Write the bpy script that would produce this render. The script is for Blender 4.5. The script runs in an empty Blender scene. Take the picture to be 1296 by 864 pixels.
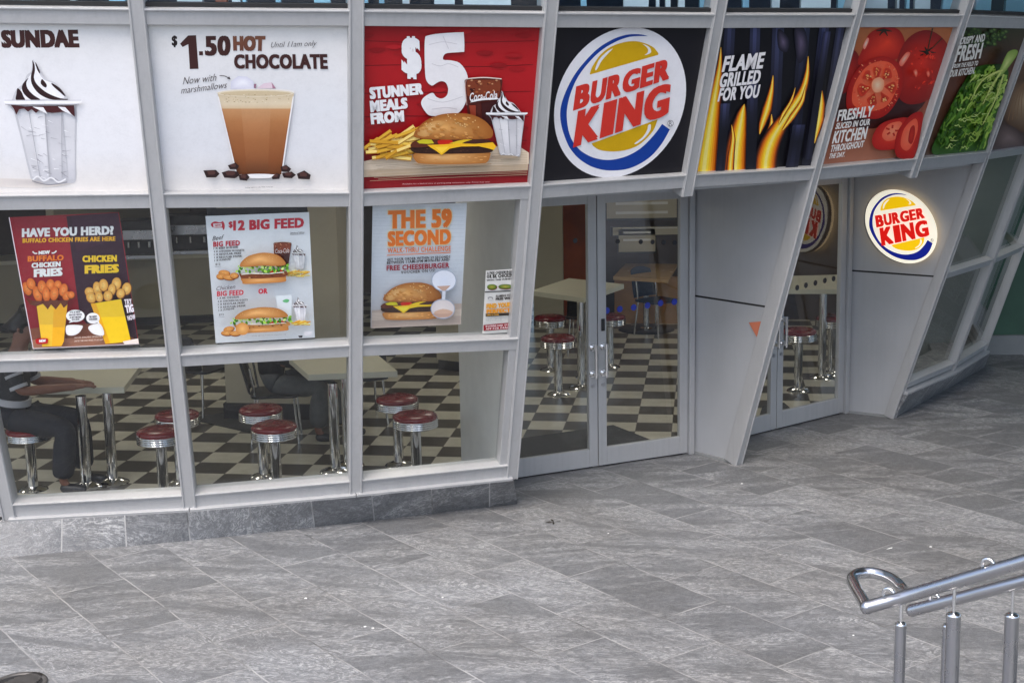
import bpy, bmesh, math, random
import numpy as np
from mathutils import Vector, Matrix
from mathutils.geometry import tessellate_polygon
random.seed(7)
R = math.radians
scn = bpy.context.scene
col = scn.collection
# ------------------------------------------------------------------ camera, sky, sun, exposure
F, CX, CY = 1777.88, 648.066, 394.185          # focal length and principal point in photo pixels (1296 x 864)
EYE = np.array([0, 0, 3.2])
FW = np.array([0, 0.98660886, -0.16310416])
RT = np.array([0.99985374, -0.00278947, -0.01687334])
UP = np.array([0.01710236, 0.1630803, 0.98646456])
cam = bpy.data.cameras.new('camera'); co = bpy.data.objects.new('camera', cam); col.objects.link(co)
cam.sensor_fit = 'HORIZONTAL'; cam.sensor_width = 36; cam.lens = 36 * F / 1296
cam.shift_x = (648 - CX) / 1296; cam.shift_y = -(432 - CY) / 1296
cam.clip_end = 2000; cam.clip_start = 0.05
m = Matrix.Identity(4)
for i in range(3):
    m[i][0] = RT[i]; m[i][1] = UP[i]; m[i][2] = -FW[i]; m[i][3] = EYE[i]
co.matrix_world = m
scn.camera = co
SUN_EL, SUN_AZ = 58, 200
w = bpy.data.worlds.new('World'); scn.world = w; w.use_nodes = True
nt = w.node_tree; bg = nt.nodes['Background']
sky = nt.nodes.new('ShaderNodeTexSky'); sky.sky_type = 'NISHITA'; sky.sun_disc = False
sky.sun_elevation = R(SUN_EL); sky.sun_rotation = R(SUN_AZ); sky.air_density = 1.0; sky.dust_density = 3.5; sky.ozone_density = 1.0
nt.links.new(sky.outputs[0], bg.inputs[0]); bg.inputs[1].default_value = 0.13
sl = bpy.data.lights.new('sun', 'SUN'); sl.energy = 0.9; sl.angle = R(40); sl.color = (1, .95, .88)
so = bpy.data.objects.new('sun', sl); col.objects.link(so)
az, el = R(SUN_AZ), R(SUN_EL)
so.rotation_euler = Vector((-math.sin(az) * math.cos(el), -math.cos(az) * math.cos(el), -math.sin(el))).to_track_quat('-Z', 'Y').to_euler()
scn.view_settings.view_transform = 'Standard'; scn.view_settings.look = 'None'
scn.view_settings.exposure = 1.44; scn.view_settings.gamma = 1; scn.view_settings.use_curve_mapping = False
scn.render.engine = 'CYCLES'
scn.cycles.transparent_max_bounces = 24; scn.cycles.max_bounces = 10
scn.cycles.use_denoising = True
scn.cycles.sample_clamp_indirect = 6

# ------------------------------------------------------------------ measuring helpers
def ray(x, y): return FW + RT * ((x - CX) / F) + UP * ((CY - y) / F)
def G(x, y, z=0.0):
    d = ray(x, y); return Vector(EYE + d * ((z - EYE[2]) / d[2]))
def at_y(x, y, Y):
    d = ray(x, y); return Vector(EYE + d * (Y / d[1]))
class Plane:
    def __init__(s, p, n): s.p = np.array(p, float); n = np.array(n, float); s.n = n / np.linalg.norm(n)
    def hit(s, x, y, off=0.0):
        d = ray(x, y); t = ((s.p + s.n * off - EYE) @ s.n) / (d @ s.n); return Vector(EYE + d * t)

# ------------------------------------------------------------------ materials
def lin(c): return tuple(((v / 255) / 12.92 if v / 255 <= .04045 else ((v / 255 + .055) / 1.055) ** 2.4) for v in c)
def new_mat(name):
    mt = bpy.data.materials.new(name); mt.use_nodes = True
    return mt, mt.node_tree, mt.node_tree.nodes['Principled BSDF']
def N(t, kind, **kw):
    n = t.nodes.new(kind)
    for k, v in kw.items():
        if isinstance(k, str) and hasattr(n, k): setattr(n, k, v)
    return n
def math_n(t, op, a, b=None, c=None):
    n = t.nodes.new('ShaderNodeMath'); n.operation = op
    for i, v in enumerate((a, b, c)):
        if v is None: continue
        if isinstance(v, (int, float)): n.inputs[i].default_value = v
        else: t.links.new(v, n.inputs[i])
    return n.outputs[0]
def ramp(t, fac, stops):
    n = t.nodes.new('ShaderNodeValToRGB'); e = n.color_ramp.elements
    while len(e) < len(stops): e.new(.5)
    for x, (p, c) in zip(e, stops):
        x.position = p; x.color = (*c, 1) if len(c) == 3 else c
    t.links.new(fac, n.inputs[0]); return n.outputs[0]
def mixc(t, fac, a, b, mode='MIX'):
    n = t.nodes.new('ShaderNodeMix'); n.data_type = 'RGBA'; n.blend_type = mode
    for i, v in ((0, fac), (6, a), (7, b)):
        if isinstance(v, (int, float)): n.inputs[i].default_value = v
        elif isinstance(v, tuple): n.inputs[i].default_value = (*v[:3], 1)
        else: t.links.new(v, n.inputs[i])
    return n.outputs[2]
def noise(t, vec, scale, detail=4, rough=.55, dist=0):
    n = t.nodes.new('ShaderNodeTexNoise'); n.inputs['Scale'].default_value = scale; n.inputs['Detail'].default_value = detail
    n.inputs['Roughness'].default_value = rough; n.inputs['Distortion'].default_value = dist
    if vec is not None: t.links.new(vec, n.inputs['Vector'])
    return n.outputs[0]
def objco(t): return t.nodes.new('ShaderNodeTexCoord').outputs['Object']
def bump(t, p, h, strength=.3, dist=.01):
    b = t.nodes.new('ShaderNodeBump'); b.inputs['Strength'].default_value = strength; b.inputs['Distance'].default_value = dist
    t.links.new(h, b.inputs['Height']); t.links.new(b.outputs[0], p.inputs['Normal'])
def simple(name, c, rough=.5, metal=0, var=.12, scale=6, spec=.5, bmp=0, coat=0):
    mt, t, p = new_mat(name)
    n = noise(t, objco(t), scale, 5, .6)
    a = tuple(max(0, v * (1 - var)) for v in c); b = tuple(min(1, v * (1 + var)) for v in c)
    t.links.new(ramp(t, n, [(.3, a), (.7, b)]), p.inputs['Base Color'])
    r = ramp(t, n, [(.3, (rough * .85,) * 3), (.7, (min(1, rough * 1.15),) * 3)])
    t.links.new(r, p.inputs['Roughness'])
    p.inputs['Metallic'].default_value = metal; p.inputs['Specular IOR Level'].default_value = spec
    p.inputs['Coat Weight'].default_value = coat
    if bmp: bump(t, p, noise(t, objco(t), scale * 20, 4, .6), bmp, .003)
    return mt

def streaks(t, v, amount):
    # rain runs and scuffs: noise drawn out along the height
    mp = t.nodes.new('ShaderNodeMapping'); mp.inputs['Scale'].default_value = (26, 26, 1.3); t.links.new(v, mp.inputs[0])
    n = noise(t, mp.outputs[0], 1.0, 5, .65, .3)
    sp = noise(t, v, 2.3, 6, .7)
    return ramp(t, math_n(t, 'ADD', math_n(t, 'MULTIPLY', n, .6), math_n(t, 'MULTIPLY', sp, .4)), [(.34, (1 - amount,) * 3), (.52, (1, 1, 1))])
def mat_metal_frame(name, c):
    mt, t, p = new_mat(name)
    v = objco(t); n1 = noise(t, v, 3.0, 6, .65); n2 = noise(t, v, 60, 3, .6)
    s = math_n(t, 'ADD', math_n(t, 'MULTIPLY', n1, .6), math_n(t, 'MULTIPLY', n2, .4))
    base = ramp(t, s, [(.3, tuple(x * .95 for x in c)), (.5, c), (.75, tuple(x * 1.04 for x in c))])
    t.links.new(mixc(t, 1.0, base, streaks(t, v, .09), 'MULTIPLY'), p.inputs['Base Color'])
    p.inputs['Metallic'].default_value = .3; t.links.new(ramp(t, n1, [(.3, (.28,) * 3), (.7, (.48,) * 3)]), p.inputs['Roughness'])
    return mt
def mat_panel(name, c):
    mt, t, p = new_mat(name); v = objco(t)
    n = noise(t, v, 1.4, 6, .6)
    base = ramp(t, n, [(.3, tuple(x * .93 for x in c)), (.7, tuple(x * 1.05 for x in c))])
    c2 = mixc(t, 1.0, base, streaks(t, v, .045), 'MULTIPLY')
    sc = noise(t, v, 34, 8, .75, 2.0)
    c3 = mixc(t, ramp(t, sc, [(.66, (0, 0, 0)), (.72, (.35,) * 3)]), c2, (.6, .61, .62))
    t.links.new(c3, p.inputs['Base Color']); p.inputs['Metallic'].default_value = .2
    t.links.new(ramp(t, n, [(.3, (.3,) * 3), (.7, (.46,) * 3)]), p.inputs['Roughness'])
    return mt

PAVE_ANG = R(-53.5)
def mat_slate(name, rowh, brickw, ang, dark=1.0, plinth=False):
    mt, t, p = new_mat(name)
    tc = objco(t)
    mp = t.nodes.new('ShaderNodeMapping'); mp.inputs['Rotation'].default_value = (0, 0, -ang)
    t.links.new(tc, mp.inputs[0])
    # joints are a little irregular
    dn = t.nodes.new('ShaderNodeTexNoise'); dn.inputs['Scale'].default_value = 2.2; dn.inputs['Detail'].default_value = 3
    t.links.new(tc, dn.inputs['Vector'])
    dv = t.nodes.new('ShaderNodeVectorMath'); dv.operation = 'SUBTRACT'; t.links.new(dn.outputs['Color'], dv.inputs[0]); dv.inputs[1].default_value = (.5, .5, .5)
    dv2 = t.nodes.new('ShaderNodeVectorMath'); dv2.operation = 'SCALE'; t.links.new(dv.outputs[0], dv2.inputs[0]); dv2.inputs['Scale'].default_value = .03
    dv3 = t.nodes.new('ShaderNodeVectorMath'); dv3.operation = 'ADD'; t.links.new(mp.outputs[0], dv3.inputs[0]); t.links.new(dv2.outputs[0], dv3.inputs[1])
    br = t.nodes.new('ShaderNodeTexBrick'); br.offset = .5; br.inputs['Scale'].default_value = 1
    br.inputs['Brick Width'].default_value = brickw; br.inputs['Row Height'].default_value = rowh
    br.inputs['Mortar Size'].default_value = .0055; br.inputs['Mortar Smooth'].default_value = .35
    br.inputs['Color1'].default_value = (0, 0, 0, 1); br.inputs['Color2'].default_value = (1, 1, 1, 1); br.inputs['Mortar'].default_value = (.5, .5, .5, 1)
    if plinth:
        sx = t.nodes.new('ShaderNodeSeparateXYZ'); t.links.new(tc, sx.inputs[0]); cx = t.nodes.new('ShaderNodeCombineXYZ')
        t.links.new(math_n(t, 'ADD', sx.outputs[0], math_n(t, 'MULTIPLY', sx.outputs[1], .04)), cx.inputs[0]); cx.inputs[1].default_value = .2
        t.links.new(cx.outputs[0], br.inputs['Vector'])
    else: t.links.new(dv3.outputs[0], br.inputs['Vector'])
    rnd = t.nodes.new('ShaderNodeSeparateColor'); t.links.new(br.outputs['Color'], rnd.inputs[0]); rv = rnd.outputs[0]
    # per-slab offset and turn of the cleft pattern
    cb = t.nodes.new('ShaderNodeCombineXYZ')
    t.links.new(math_n(t, 'MULTIPLY', rv, 57.0), cb.inputs[0]); t.links.new(math_n(t, 'MULTIPLY', rv, 131.0), cb.inputs[1]); t.links.new(math_n(t, 'MULTIPLY', rv, 23.0), cb.inputs[2])
    rot = t.nodes.new('ShaderNodeVectorRotate'); rot.rotation_type = 'Z_AXIS'
    t.links.new(tc, rot.inputs['Vector']); t.links.new(math_n(t, 'MULTIPLY_ADD', rv, .9, -.35), rot.inputs['Angle'])
    ad = t.nodes.new('ShaderNodeVectorMath'); ad.operation = 'ADD'; t.links.new(rot.outputs[0], ad.inputs[0]); t.links.new(cb.outputs[0], ad.inputs[1])
    st = t.nodes.new('ShaderNodeMapping'); st.inputs['Scale'].default_value = (.8, 3.4, 1.6); t.links.new(ad.outputs[0], st.inputs[0])
    big = noise(t, st.outputs[0], 1.3, 5, .55, .6)
    cl = noise(t, st.outputs[0], 2.1, 9, .60, .9)
    cl2 = noise(t, st.outputs[0], 5.5, 9, .62, 1.2)
    brk = noise(t, ad.outputs[0], 22, 5, .65, .5)
    fine = noise(t, tc, 110, 5, .7)
    mid = noise(t, ad.outputs[0], 16, 10, .75, .6)
    def contour(x, n, k): return math_n(t, 'MAXIMUM', math_n(t, 'SUBTRACT', 1.0, math_n(t, 'MULTIPLY', math_n(t, 'ABSOLUTE', math_n(t, 'SUBTRACT', math_n(t, 'FRACT', math_n(t, 'MULTIPLY', x, n)), .5)), k)), 0.0)
    def gate(x, lo, gain): return math_n(t, 'MINIMUM', math_n(t, 'MAXIMUM', math_n(t, 'MULTIPLY', math_n(t, 'SUBTRACT', x, lo), gain), 0.0), 1.0)
    amt = gate(math_n(t, 'ADD', big, math_n(t, 'MULTIPLY', rv, .14)), .48, 6.0)
    l1 = math_n(t, 'MULTIPLY', contour(cl, 17.0, 4.2), gate(brk, .36, 6.0))
    l2 = math_n(t, 'MULTIPLY', contour(cl2, 9.0, 4.6), gate(brk, .42, 7.0))
    vein = math_n(t, 'MULTIPLY', math_n(t, 'MAXIMUM', l1, math_n(t, 'MULTIPLY', l2, .8)), math_n(t, 'MULTIPLY_ADD', amt, .62, .18))
    tone = math_n(t, 'ADD', math_n(t, 'MULTIPLY', rv, .08), math_n(t, 'MULTIPLY', mid, .62))
    tone = math_n(t, 'ADD', tone, math_n(t, 'MULTIPLY', amt, .16))
    k = dark
    base = ramp(t, tone, [(.25, (.095 * k, .101 * k, .110 * k)), (.42, (.145 * k, .153 * k, .164 * k)), (.58, (.195 * k, .204 * k, .216 * k)), (.75, (.27 * k, .279 * k, .290 * k))])
    vcol = (.72 * k, .735 * k, .75 * k)
    c1 = mixc(t, math_n(t, 'MULTIPLY', vein, .8), base, vcol)
    c2 = mixc(t, math_n(t, 'MULTIPLY', math_n(t, 'MAXIMUM', math_n(t, 'SUBTRACT', fine, .45), 0.0), .9), c1, (.5 * k, .5 * k, .5 * k))
    streak = math_n(t, 'FRACT', math_n(t, 'MULTIPLY', cl, 7.5))
    jn = noise(t, tc, 3.1, 3)
    jcol = ramp(t, jn, [(.36, (.08 * k, .08 * k, .08 * k)), (.46, (.36 * k, .36 * k, .36 * k)), (.65, (.56 * k, .56 * k, .56 * k))])
    c3 = mixc(t, math_n(t, 'MULTIPLY', br.outputs['Fac'], .66), c2, jcol)
    # soiling in broad patches
    soil = ramp(t, noise(t, tc, .55, 4, .6), [(.35, (.82, .80, .77)), (.6, (1, 1, 1))])
    c4 = mixc(t, 1.0, c3, soil, 'MULTIPLY')
    # trodden gum and drip spots
    gv = t.nodes.new('ShaderNodeTexVoronoi'); gv.inputs['Scale'].default_value = 2.3; t.links.new(tc, gv.inputs['Vector'])
    gs = t.nodes.new('ShaderNodeSeparateColor'); t.links.new(gv.outputs['Color'], gs.inputs[0])
    spot = math_n(t, 'MULTIPLY', math_n(t, 'LESS_THAN', gv.outputs['Distance'], math_n(t, 'MULTIPLY', gs.outputs[1], .055)), math_n(t, 'GREATER_THAN', gs.outputs[0], .55))
    c4 = mixc(t, math_n(t, 'MULTIPLY', spot, .38), c4, (.085 * k, .085 * k, .085 * k))
    t.links.new(c4, p.inputs['Base Color'])
    t.links.new(ramp(t, mid, [(.3, (.38,) * 3), (.7, (.62,) * 3)]), p.inputs['Roughness'])
    h = math_n(t, 'ADD', math_n(t, 'MULTIPLY', vein, .6), math_n(t, 'ADD', math_n(t, 'MULTIPLY', math_n(t, 'MULTIPLY', streak, amt), .8), math_n(t, 'MULTIPLY', mid, .7)))
    h = math_n(t, 'SUBTRACT', h, math_n(t, 'MULTIPLY', br.outputs['Fac'], .6))
    bump(t, p, h, .5, .010)
    return mt

TILE, TA = 0.33233, -0.13858
TO = (-2.651, 12.02)
def mat_checker(name):
    mt, t, p = new_mat(name)
    tc = objco(t); sp = t.nodes.new('ShaderNodeSeparateXYZ'); t.links.new(tc, sp.inputs[0])
    x = math_n(t, 'SUBTRACT', sp.outputs[0], TO[0]); y = math_n(t, 'SUBTRACT', sp.outputs[1], TO[1])
    c, s = math.cos(TA), math.sin(TA)
    u = math_n(t, 'DIVIDE', math_n(t, 'ADD', math_n(t, 'MULTIPLY', x, c), math_n(t, 'MULTIPLY', y, s)), TILE)
    v = math_n(t, 'DIVIDE', math_n(t, 'SUBTRACT', math_n(t, 'MULTIPLY', x, s), math_n(t, 'MULTIPLY', y, c)), TILE)
    su = math_n(t, 'FLOOR', u); sv = math_n(t, 'FLOOR', v)
    chk = math_n(t, 'FLOORED_MODULO', math_n(t, 'ADD', su, sv), 2.0)
    fu = math_n(t, 'ABSOLUTE', math_n(t, 'SUBTRACT', math_n(t, 'FRACT', u), .5)); fv = math_n(t, 'ABSOLUTE', math_n(t, 'SUBTRACT', math_n(t, 'FRACT', v), .5))
    gr = math_n(t, 'GREATER_THAN', math_n(t, 'MAXIMUM', fu, fv), .492)
    n = noise(t, tc, 7, 5, .6)
    lt = ramp(t, n, [(.3, (.56, .525, .42)), (.7, (.68, .645, .53))]); dk = ramp(t, n, [(.3, (.050, .043, .034)), (.7, (.085, .072, .056))])
    cc = mixc(t, chk, lt, dk); cc = mixc(t, math_n(t, 'MULTIPLY', gr, .8), cc, (.16, .14, .11))
    t.links.new(cc, p.inputs['Base Color']); p.inputs['Roughness'].default_value = .33
    return mt

def mat_glass(name, tint=(.93, .95, .94), gain=1.0, rough=.01):
    mt, t, p = new_mat(name); t.nodes.remove(p)
    out = t.nodes['Material Output']
    tr = t.nodes.new('ShaderNodeBsdfTransparent'); tr.inputs[0].default_value = (*tint, 1)
    gl = t.nodes.new('ShaderNodeBsdfGlossy'); gl.inputs['Roughness'].default_value = rough; gl.inputs[0].default_value = (.95, .97, 1, 1)
    lw = t.nodes.new('ShaderNodeLayerWeight'); lw.inputs[0].default_value = .5
    f = math_n(t, 'MINIMUM', math_n(t, 'MULTIPLY', math_n(t, 'MULTIPLY_ADD', math_n(t, 'POWER', lw.outputs['Facing'], 5.0), .95, .045), gain), 1.0)
    mx = t.nodes.new('ShaderNodeMixShader'); t.links.new(f, mx.inputs[0]); t.links.new(tr.outputs[0], mx.inputs[1]); t.links.new(gl.outputs[0], mx.inputs[2])
    t.links.new(mx.outputs[0], out.inputs[0])
    return mt

def mat_print(name, emit=0, rough=.42, var=.06):
    mt, t, p = new_mat(name)
    at = t.nodes.new('ShaderNodeAttribute'); at.attribute_name = 'Ink'
    n = noise(t, objco(t), 9, 5, .6)
    g1 = noise(t, objco(t), 75, 4, .7); g2 = noise(t, objco(t), 24, 6, .7)
    n = math_n(t, 'ADD', math_n(t, 'MULTIPLY', n, .4), math_n(t, 'ADD', math_n(t, 'MULTIPLY', g1, .3), math_n(t, 'MULTIPLY', g2, .3)))
    dirt = ramp(t, n, [(.36, (1 - var * 1.6,) * 3), (.5, (1 - var * .5,) * 3), (.62, (1, 1, 1))])
    c = mixc(t, 1.0, at.outputs['Color'], dirt, 'MULTIPLY')
    t.links.new(c, p.inputs['Base Color']); p.inputs['Roughness'].default_value = rough; p.inputs['Specular IOR Level'].default_value = .35
    if emit:
        t.links.new(at.outputs['Color'], p.inputs['Emission Color']); p.inputs['Emission Strength'].default_value = emit
    return mt
def mat_emit(name, c, s):
    mt, t, p = new_mat(name); p.inputs['Base Color'].default_value = (*c, 1)
    p.inputs['Emission Color'].default_value = (*c, 1); p.inputs['Emission Strength'].default_value = s
    return mt

M = {}
M['frame'] = mat_metal_frame('aluminium_frame', (.455, .46, .465))
M['panel'] = mat_panel('grey_composite_panel', (.44, .45, .465))
M['black'] = simple('black_rubber', (.015, .015, .016), .6)
M['pave'] = mat_slate('slate_paving', .4555, .91, PAVE_ANG, .90)
M['plinth'] = mat_slate('slate_cladding', .9, .43, 0, 1.15, True)
M['sill'] = simple('dark_sill', (.10, .10, .10), .5)
M['checker'] = mat_checker('checker_floor')
M['glass'] = mat_glass('window_glass')
M['glass_door'] = mat_glass('door_glass', (.92, .94, .93), 2.0)
M['glass_up'] = mat_glass('upper_glass', (.84, .93, .98), 1.6)
M['print'] = mat_print('poster_print')
M['paper'] = mat_print('paper_print', 0, .55)
M['tan'] = simple('tan_wall', (.42, .38, .29), .6, 0, .08, 1.3)
M['dkbrown'] = simple('dark_brown_wall', (.075, .05, .038), .6, 0, .3, 1.1)
M['white'] = simple('white_plaster', (.70, .70, .68), .7, 0, .05)
M['orange'] = simple('orange_wall', (.34, .075, .025), .5, 0, .35, 2)
M['ochre'] = simple('ochre_timber', (.45, .24, .10), .5, 0, .2, 3)
M['table'] = simple('cream_laminate', (.66, .63, .50), .32, 0, .05, 3)
M['tableo'] = simple('honey_laminate', (.55, .36, .18), .25, 0, .1, 3)
M['chrome'] = simple('chrome', (.78, .78, .78), .10, 1, .05, 5)
M['steel'] = simple('brushed_steel', (.43, .43, .45), .28, 1, .03, 5)
M['red'] = simple('red_vinyl', (.17, .009, .013), .27, 0, .15, 5, coat=.15)
M['blackplastic'] = simple('black_plastic', (.02, .02, .024), .4)
M['bluedot'] = simple('blue_sticker', (.02, .04, .35), .4)
M['darkdot'] = simple('dark_sticker', (.03, .03, .035), .5)
M['mat'] = simple('grey_entrance_mat', (.045, .045, .045), .9, 0, .2, 30)
M['bluepanel'] = simple('pale_blue_panel', (.40, .72, .92), .5, 0, .2, 2)
M['palepanel'] = simple('pale_panel', (.80, .87, .90), .5, 0, .15, 2)
M['navy'] = simple('navy_upholstery', (.02, .035, .07), .6, 0, .3, 3)
M['green'] = simple('green_hoarding', (.045, .105, .068), .5, 0, .25, 1.2)
M['concrete'] = simple('grey_render', (.24, .25, .25), .7, 0, .15, 2, bmp=.2)
M['skin'] = simple('skin', (.22, .095, .06), .5, 0, .1, 8)
M['hair'] = simple('dark_hair', (.012, .010, .010), .5, 0, .3, 30)
M['denim'] = simple('navy_trousers', (.012, .014, .021), .8, 0, .25, 14, bmp=.2)
M['greycloth'] = simple('grey_trousers', (.10, .105, .105), .8, 0, .25, 14, bmp=.2)
M['blackcloth'] = simple('black_jacket', (.018, .019, .022), .75, 0, .3, 10, bmp=.2)
M['whitecloth'] = simple('white_cloth', (.42, .42, .44), .8, 0, .1, 10)
M['innergrey'] = simple('inner_grey_wall', (.15, .165, .16), .6, 0, .2, 1.2)
M['litter'] = simple('pale_litter', (.8, .8, .78), .7)
M['leaf'] = simple('dry_leaf', (.03, .025, .02), .8)

# ------------------------------------------------------------------ mesh helpers
class MB:
    def __init__(s): s.v = []; s.f = []; s.sm = []
    def add(s, vs, fs, smooth=False):
        o = len(s.v); s.v += [tuple(v) for v in vs]; s.f += [tuple(i + o for i in f) for f in fs]; s.sm += [smooth] * len(fs); return s
    def box(s, c, sx, sy, sz, ax=None):
        X, Y, Z = ax or (Vector((1, 0, 0)), Vector((0, 1, 0)), Vector((0, 0, 1))); c = Vector(c)
        vs = [c + X * (sx / 2 * a) + Y * (sy / 2 * b) + Z * (sz / 2 * d) for a in (-1, 1) for b in (-1, 1) for d in (-1, 1)]
        return s.add(vs, [(0, 1, 3, 2), (4, 6, 7, 5), (0, 4, 5, 1), (2, 3, 7, 6), (0, 2, 6, 4), (1, 5, 7, 3)])
    def beam(s, a, b, wv, dv, w, d, dlo=None):
        a = Vector(a); b = Vector(b); lo, hi = (-d / 2, d / 2) if dlo is None else (dlo, dlo + d)
        vs = [p + wv * (w / 2 * i) + dv * j for p in (a, b) for i, j in ((-1, lo), (1, lo), (1, hi), (-1, hi))]
        return s.add(vs, [(0, 1, 2, 3), (7, 6, 5, 4), (0, 4, 5, 1), (1, 5, 6, 2), (2, 6, 7, 3), (3, 7, 4, 0)])
    def prism(s, pts, off):
        n = len(pts); pts = [Vector(p) for p in pts]; off = Vector(off)
        tri = tessellate_polygon([pts])
        s.add(pts, [tuple(t) for t in tri]); s.add([p + off for p in pts], [tuple(reversed(t)) for t in tri])
        s.add(pts + [p + off for p in pts], [(i, (i + 1) % n, (i + 1) % n + n, i + n) for i in range(n)]); return s
    def lathe(s, prof, c=(0, 0, 0), seg=32):
        vs = [(c[0] + r * math.cos(2 * math.pi * k / seg), c[1] + r * math.sin(2 * math.pi * k / seg), c[2] + z) for r, z in prof for k in range(seg)]
        fs = [(i * seg + k, i * seg + (k + 1) % seg, (i + 1) * seg + (k + 1) % seg, (i + 1) * seg + k) for i in range(len(prof) - 1) for k in range(seg)]
        s.add(vs, fs, True); return s
    def tube(s, pts, r, seg=14, cap=True):
        pts = [Vector(p) for p in pts]; n = len(pts); prev = None; vs = []
        for i, p in enumerate(pts):
            t = ((pts[min(i + 1, n - 1)] - p).normalized() + (p - pts[max(i - 1, 0)]).normalized())
            t = t.normalized()
            if prev is None:
                a = t.orthogonal().normalized()
            else:
                a = (prev - t * prev.dot(t)).normalized()
            prev = a; b = t.cross(a); rr = r[i] if isinstance(r, (list, tuple)) else r
            vs += [p + (a * math.cos(2 * math.pi * k / seg) + b * math.sin(2 * math.pi * k / seg)) * rr for k in range(seg)]
        s.add(vs, [(i * seg + k, i * seg + (k + 1) % seg, (i + 1) * seg + (k + 1) % seg, (i + 1) * seg + k) for i in range(n - 1) for k in range(seg)], True)
        if cap: s.add(vs[:seg], [tuple(range(seg))[::-1]]); s.add(vs[-seg:], [tuple(range(seg))])
        return s
    def build(s, name, mat, parent=None, bevel=0):
        me = bpy.data.meshes.new(name); me.from_pydata(s.v, [], s.f)
        me.polygons.foreach_set('use_smooth', s.sm)
        bm = bmesh.new(); bm.from_mesh(me); bmesh.ops.recalc_face_normals(bm, faces=bm.faces); bm.to_mesh(me); bm.free()
        me.materials.append(mat); me.update()
        o = bpy.data.objects.new(name, me); col.objects.link(o)
        if parent: o.parent = parent
        if bevel:
            b = o.modifiers.new('bevel', 'BEVEL'); b.width = bevel; b.segments = 2; b.limit_method = 'ANGLE'
        return o
def tag(o, label=None, cat=None, group=None, kind=None):
    for k, v in (('label', label), ('category', cat), ('group', group), ('kind', kind)):
        if v: o[k] = v
    return o
def thing(name, label, cat, loc=(0, 0, 0), rz=0, group=None):
    o = bpy.data.objects.new(name, None); col.objects.link(o); o.location = loc; o.rotation_euler = (0, 0, rz); o.empty_display_size = .1
    return tag(o, label, cat, group)
def dup(root, loc, rz, label, group=None):
    r = root.copy(); col.objects.link(r); r.location = loc; r.rotation_euler = (0, 0, rz); r['label'] = label
    for ch in list(root.children):
        c = ch.copy(); col.objects.link(c); c.parent = r
        for g in ch.children:
            d = g.copy(); col.objects.link(d); d.parent = c
    return r
def lerp(a, b, t): return a + (b - a) * t
def catmull(pts, n=6, closed=True):
    P = [np.array(p, float) for p in pts]; L = len(P); out = []
    for i in range(L if closed else L - 1):
        g = (lambda k: P[k % L]) if closed else (lambda k: P[min(max(k, 0), L - 1)])
        a, b, c, d = g(i - 1), g(i), g(i + 1), g(i + 2)
        for k in range(n):
            t = k / n
            out.append(.5 * (2 * b + (c - a) * t + (2 * a - 5 * b + 4 * c - d) * t * t + (3 * b - a - 3 * c + d) * t ** 3))
    if not closed: out.append(P[-1])
    return out

# ------------------------------------------------------------------ lettering and prints
_tc = {}
def text_shape(s, bold=0.03, res=3, shear=0.0):
    key = (s, bold, res, shear)
    if key in _tc: return _tc[key]
    cu = bpy.data.curves.new('lettering', 'FONT'); cu.body = s; cu.size = 1; cu.offset = bold; cu.resolution_u = res; cu.fill_mode = 'FRONT'
    cu.shear = shear; cu.space_character = 1.09 if bold > .011 else 1.0
    o = bpy.data.objects.new('lettering', cu); col.objects.link(o)
    dg = bpy.context.evaluated_depsgraph_get(); dg.update()
    me = bpy.data.meshes.new_from_object(o.evaluated_get(dg))
    v = np.array([(q.co.x, q.co.y) for q in me.vertices]); f = [tuple(p.vertices) for p in me.polygons]
    bpy.data.objects.remove(o); bpy.data.curves.remove(cu); bpy.data.meshes.remove(me)
    lo, hi = v.min(0), v.max(0); v = (v - lo) / np.maximum(hi - lo, 1e-6)
    _tc[key] = (v, f, np.maximum(hi - lo, 1e-6)); return _tc[key]

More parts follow.
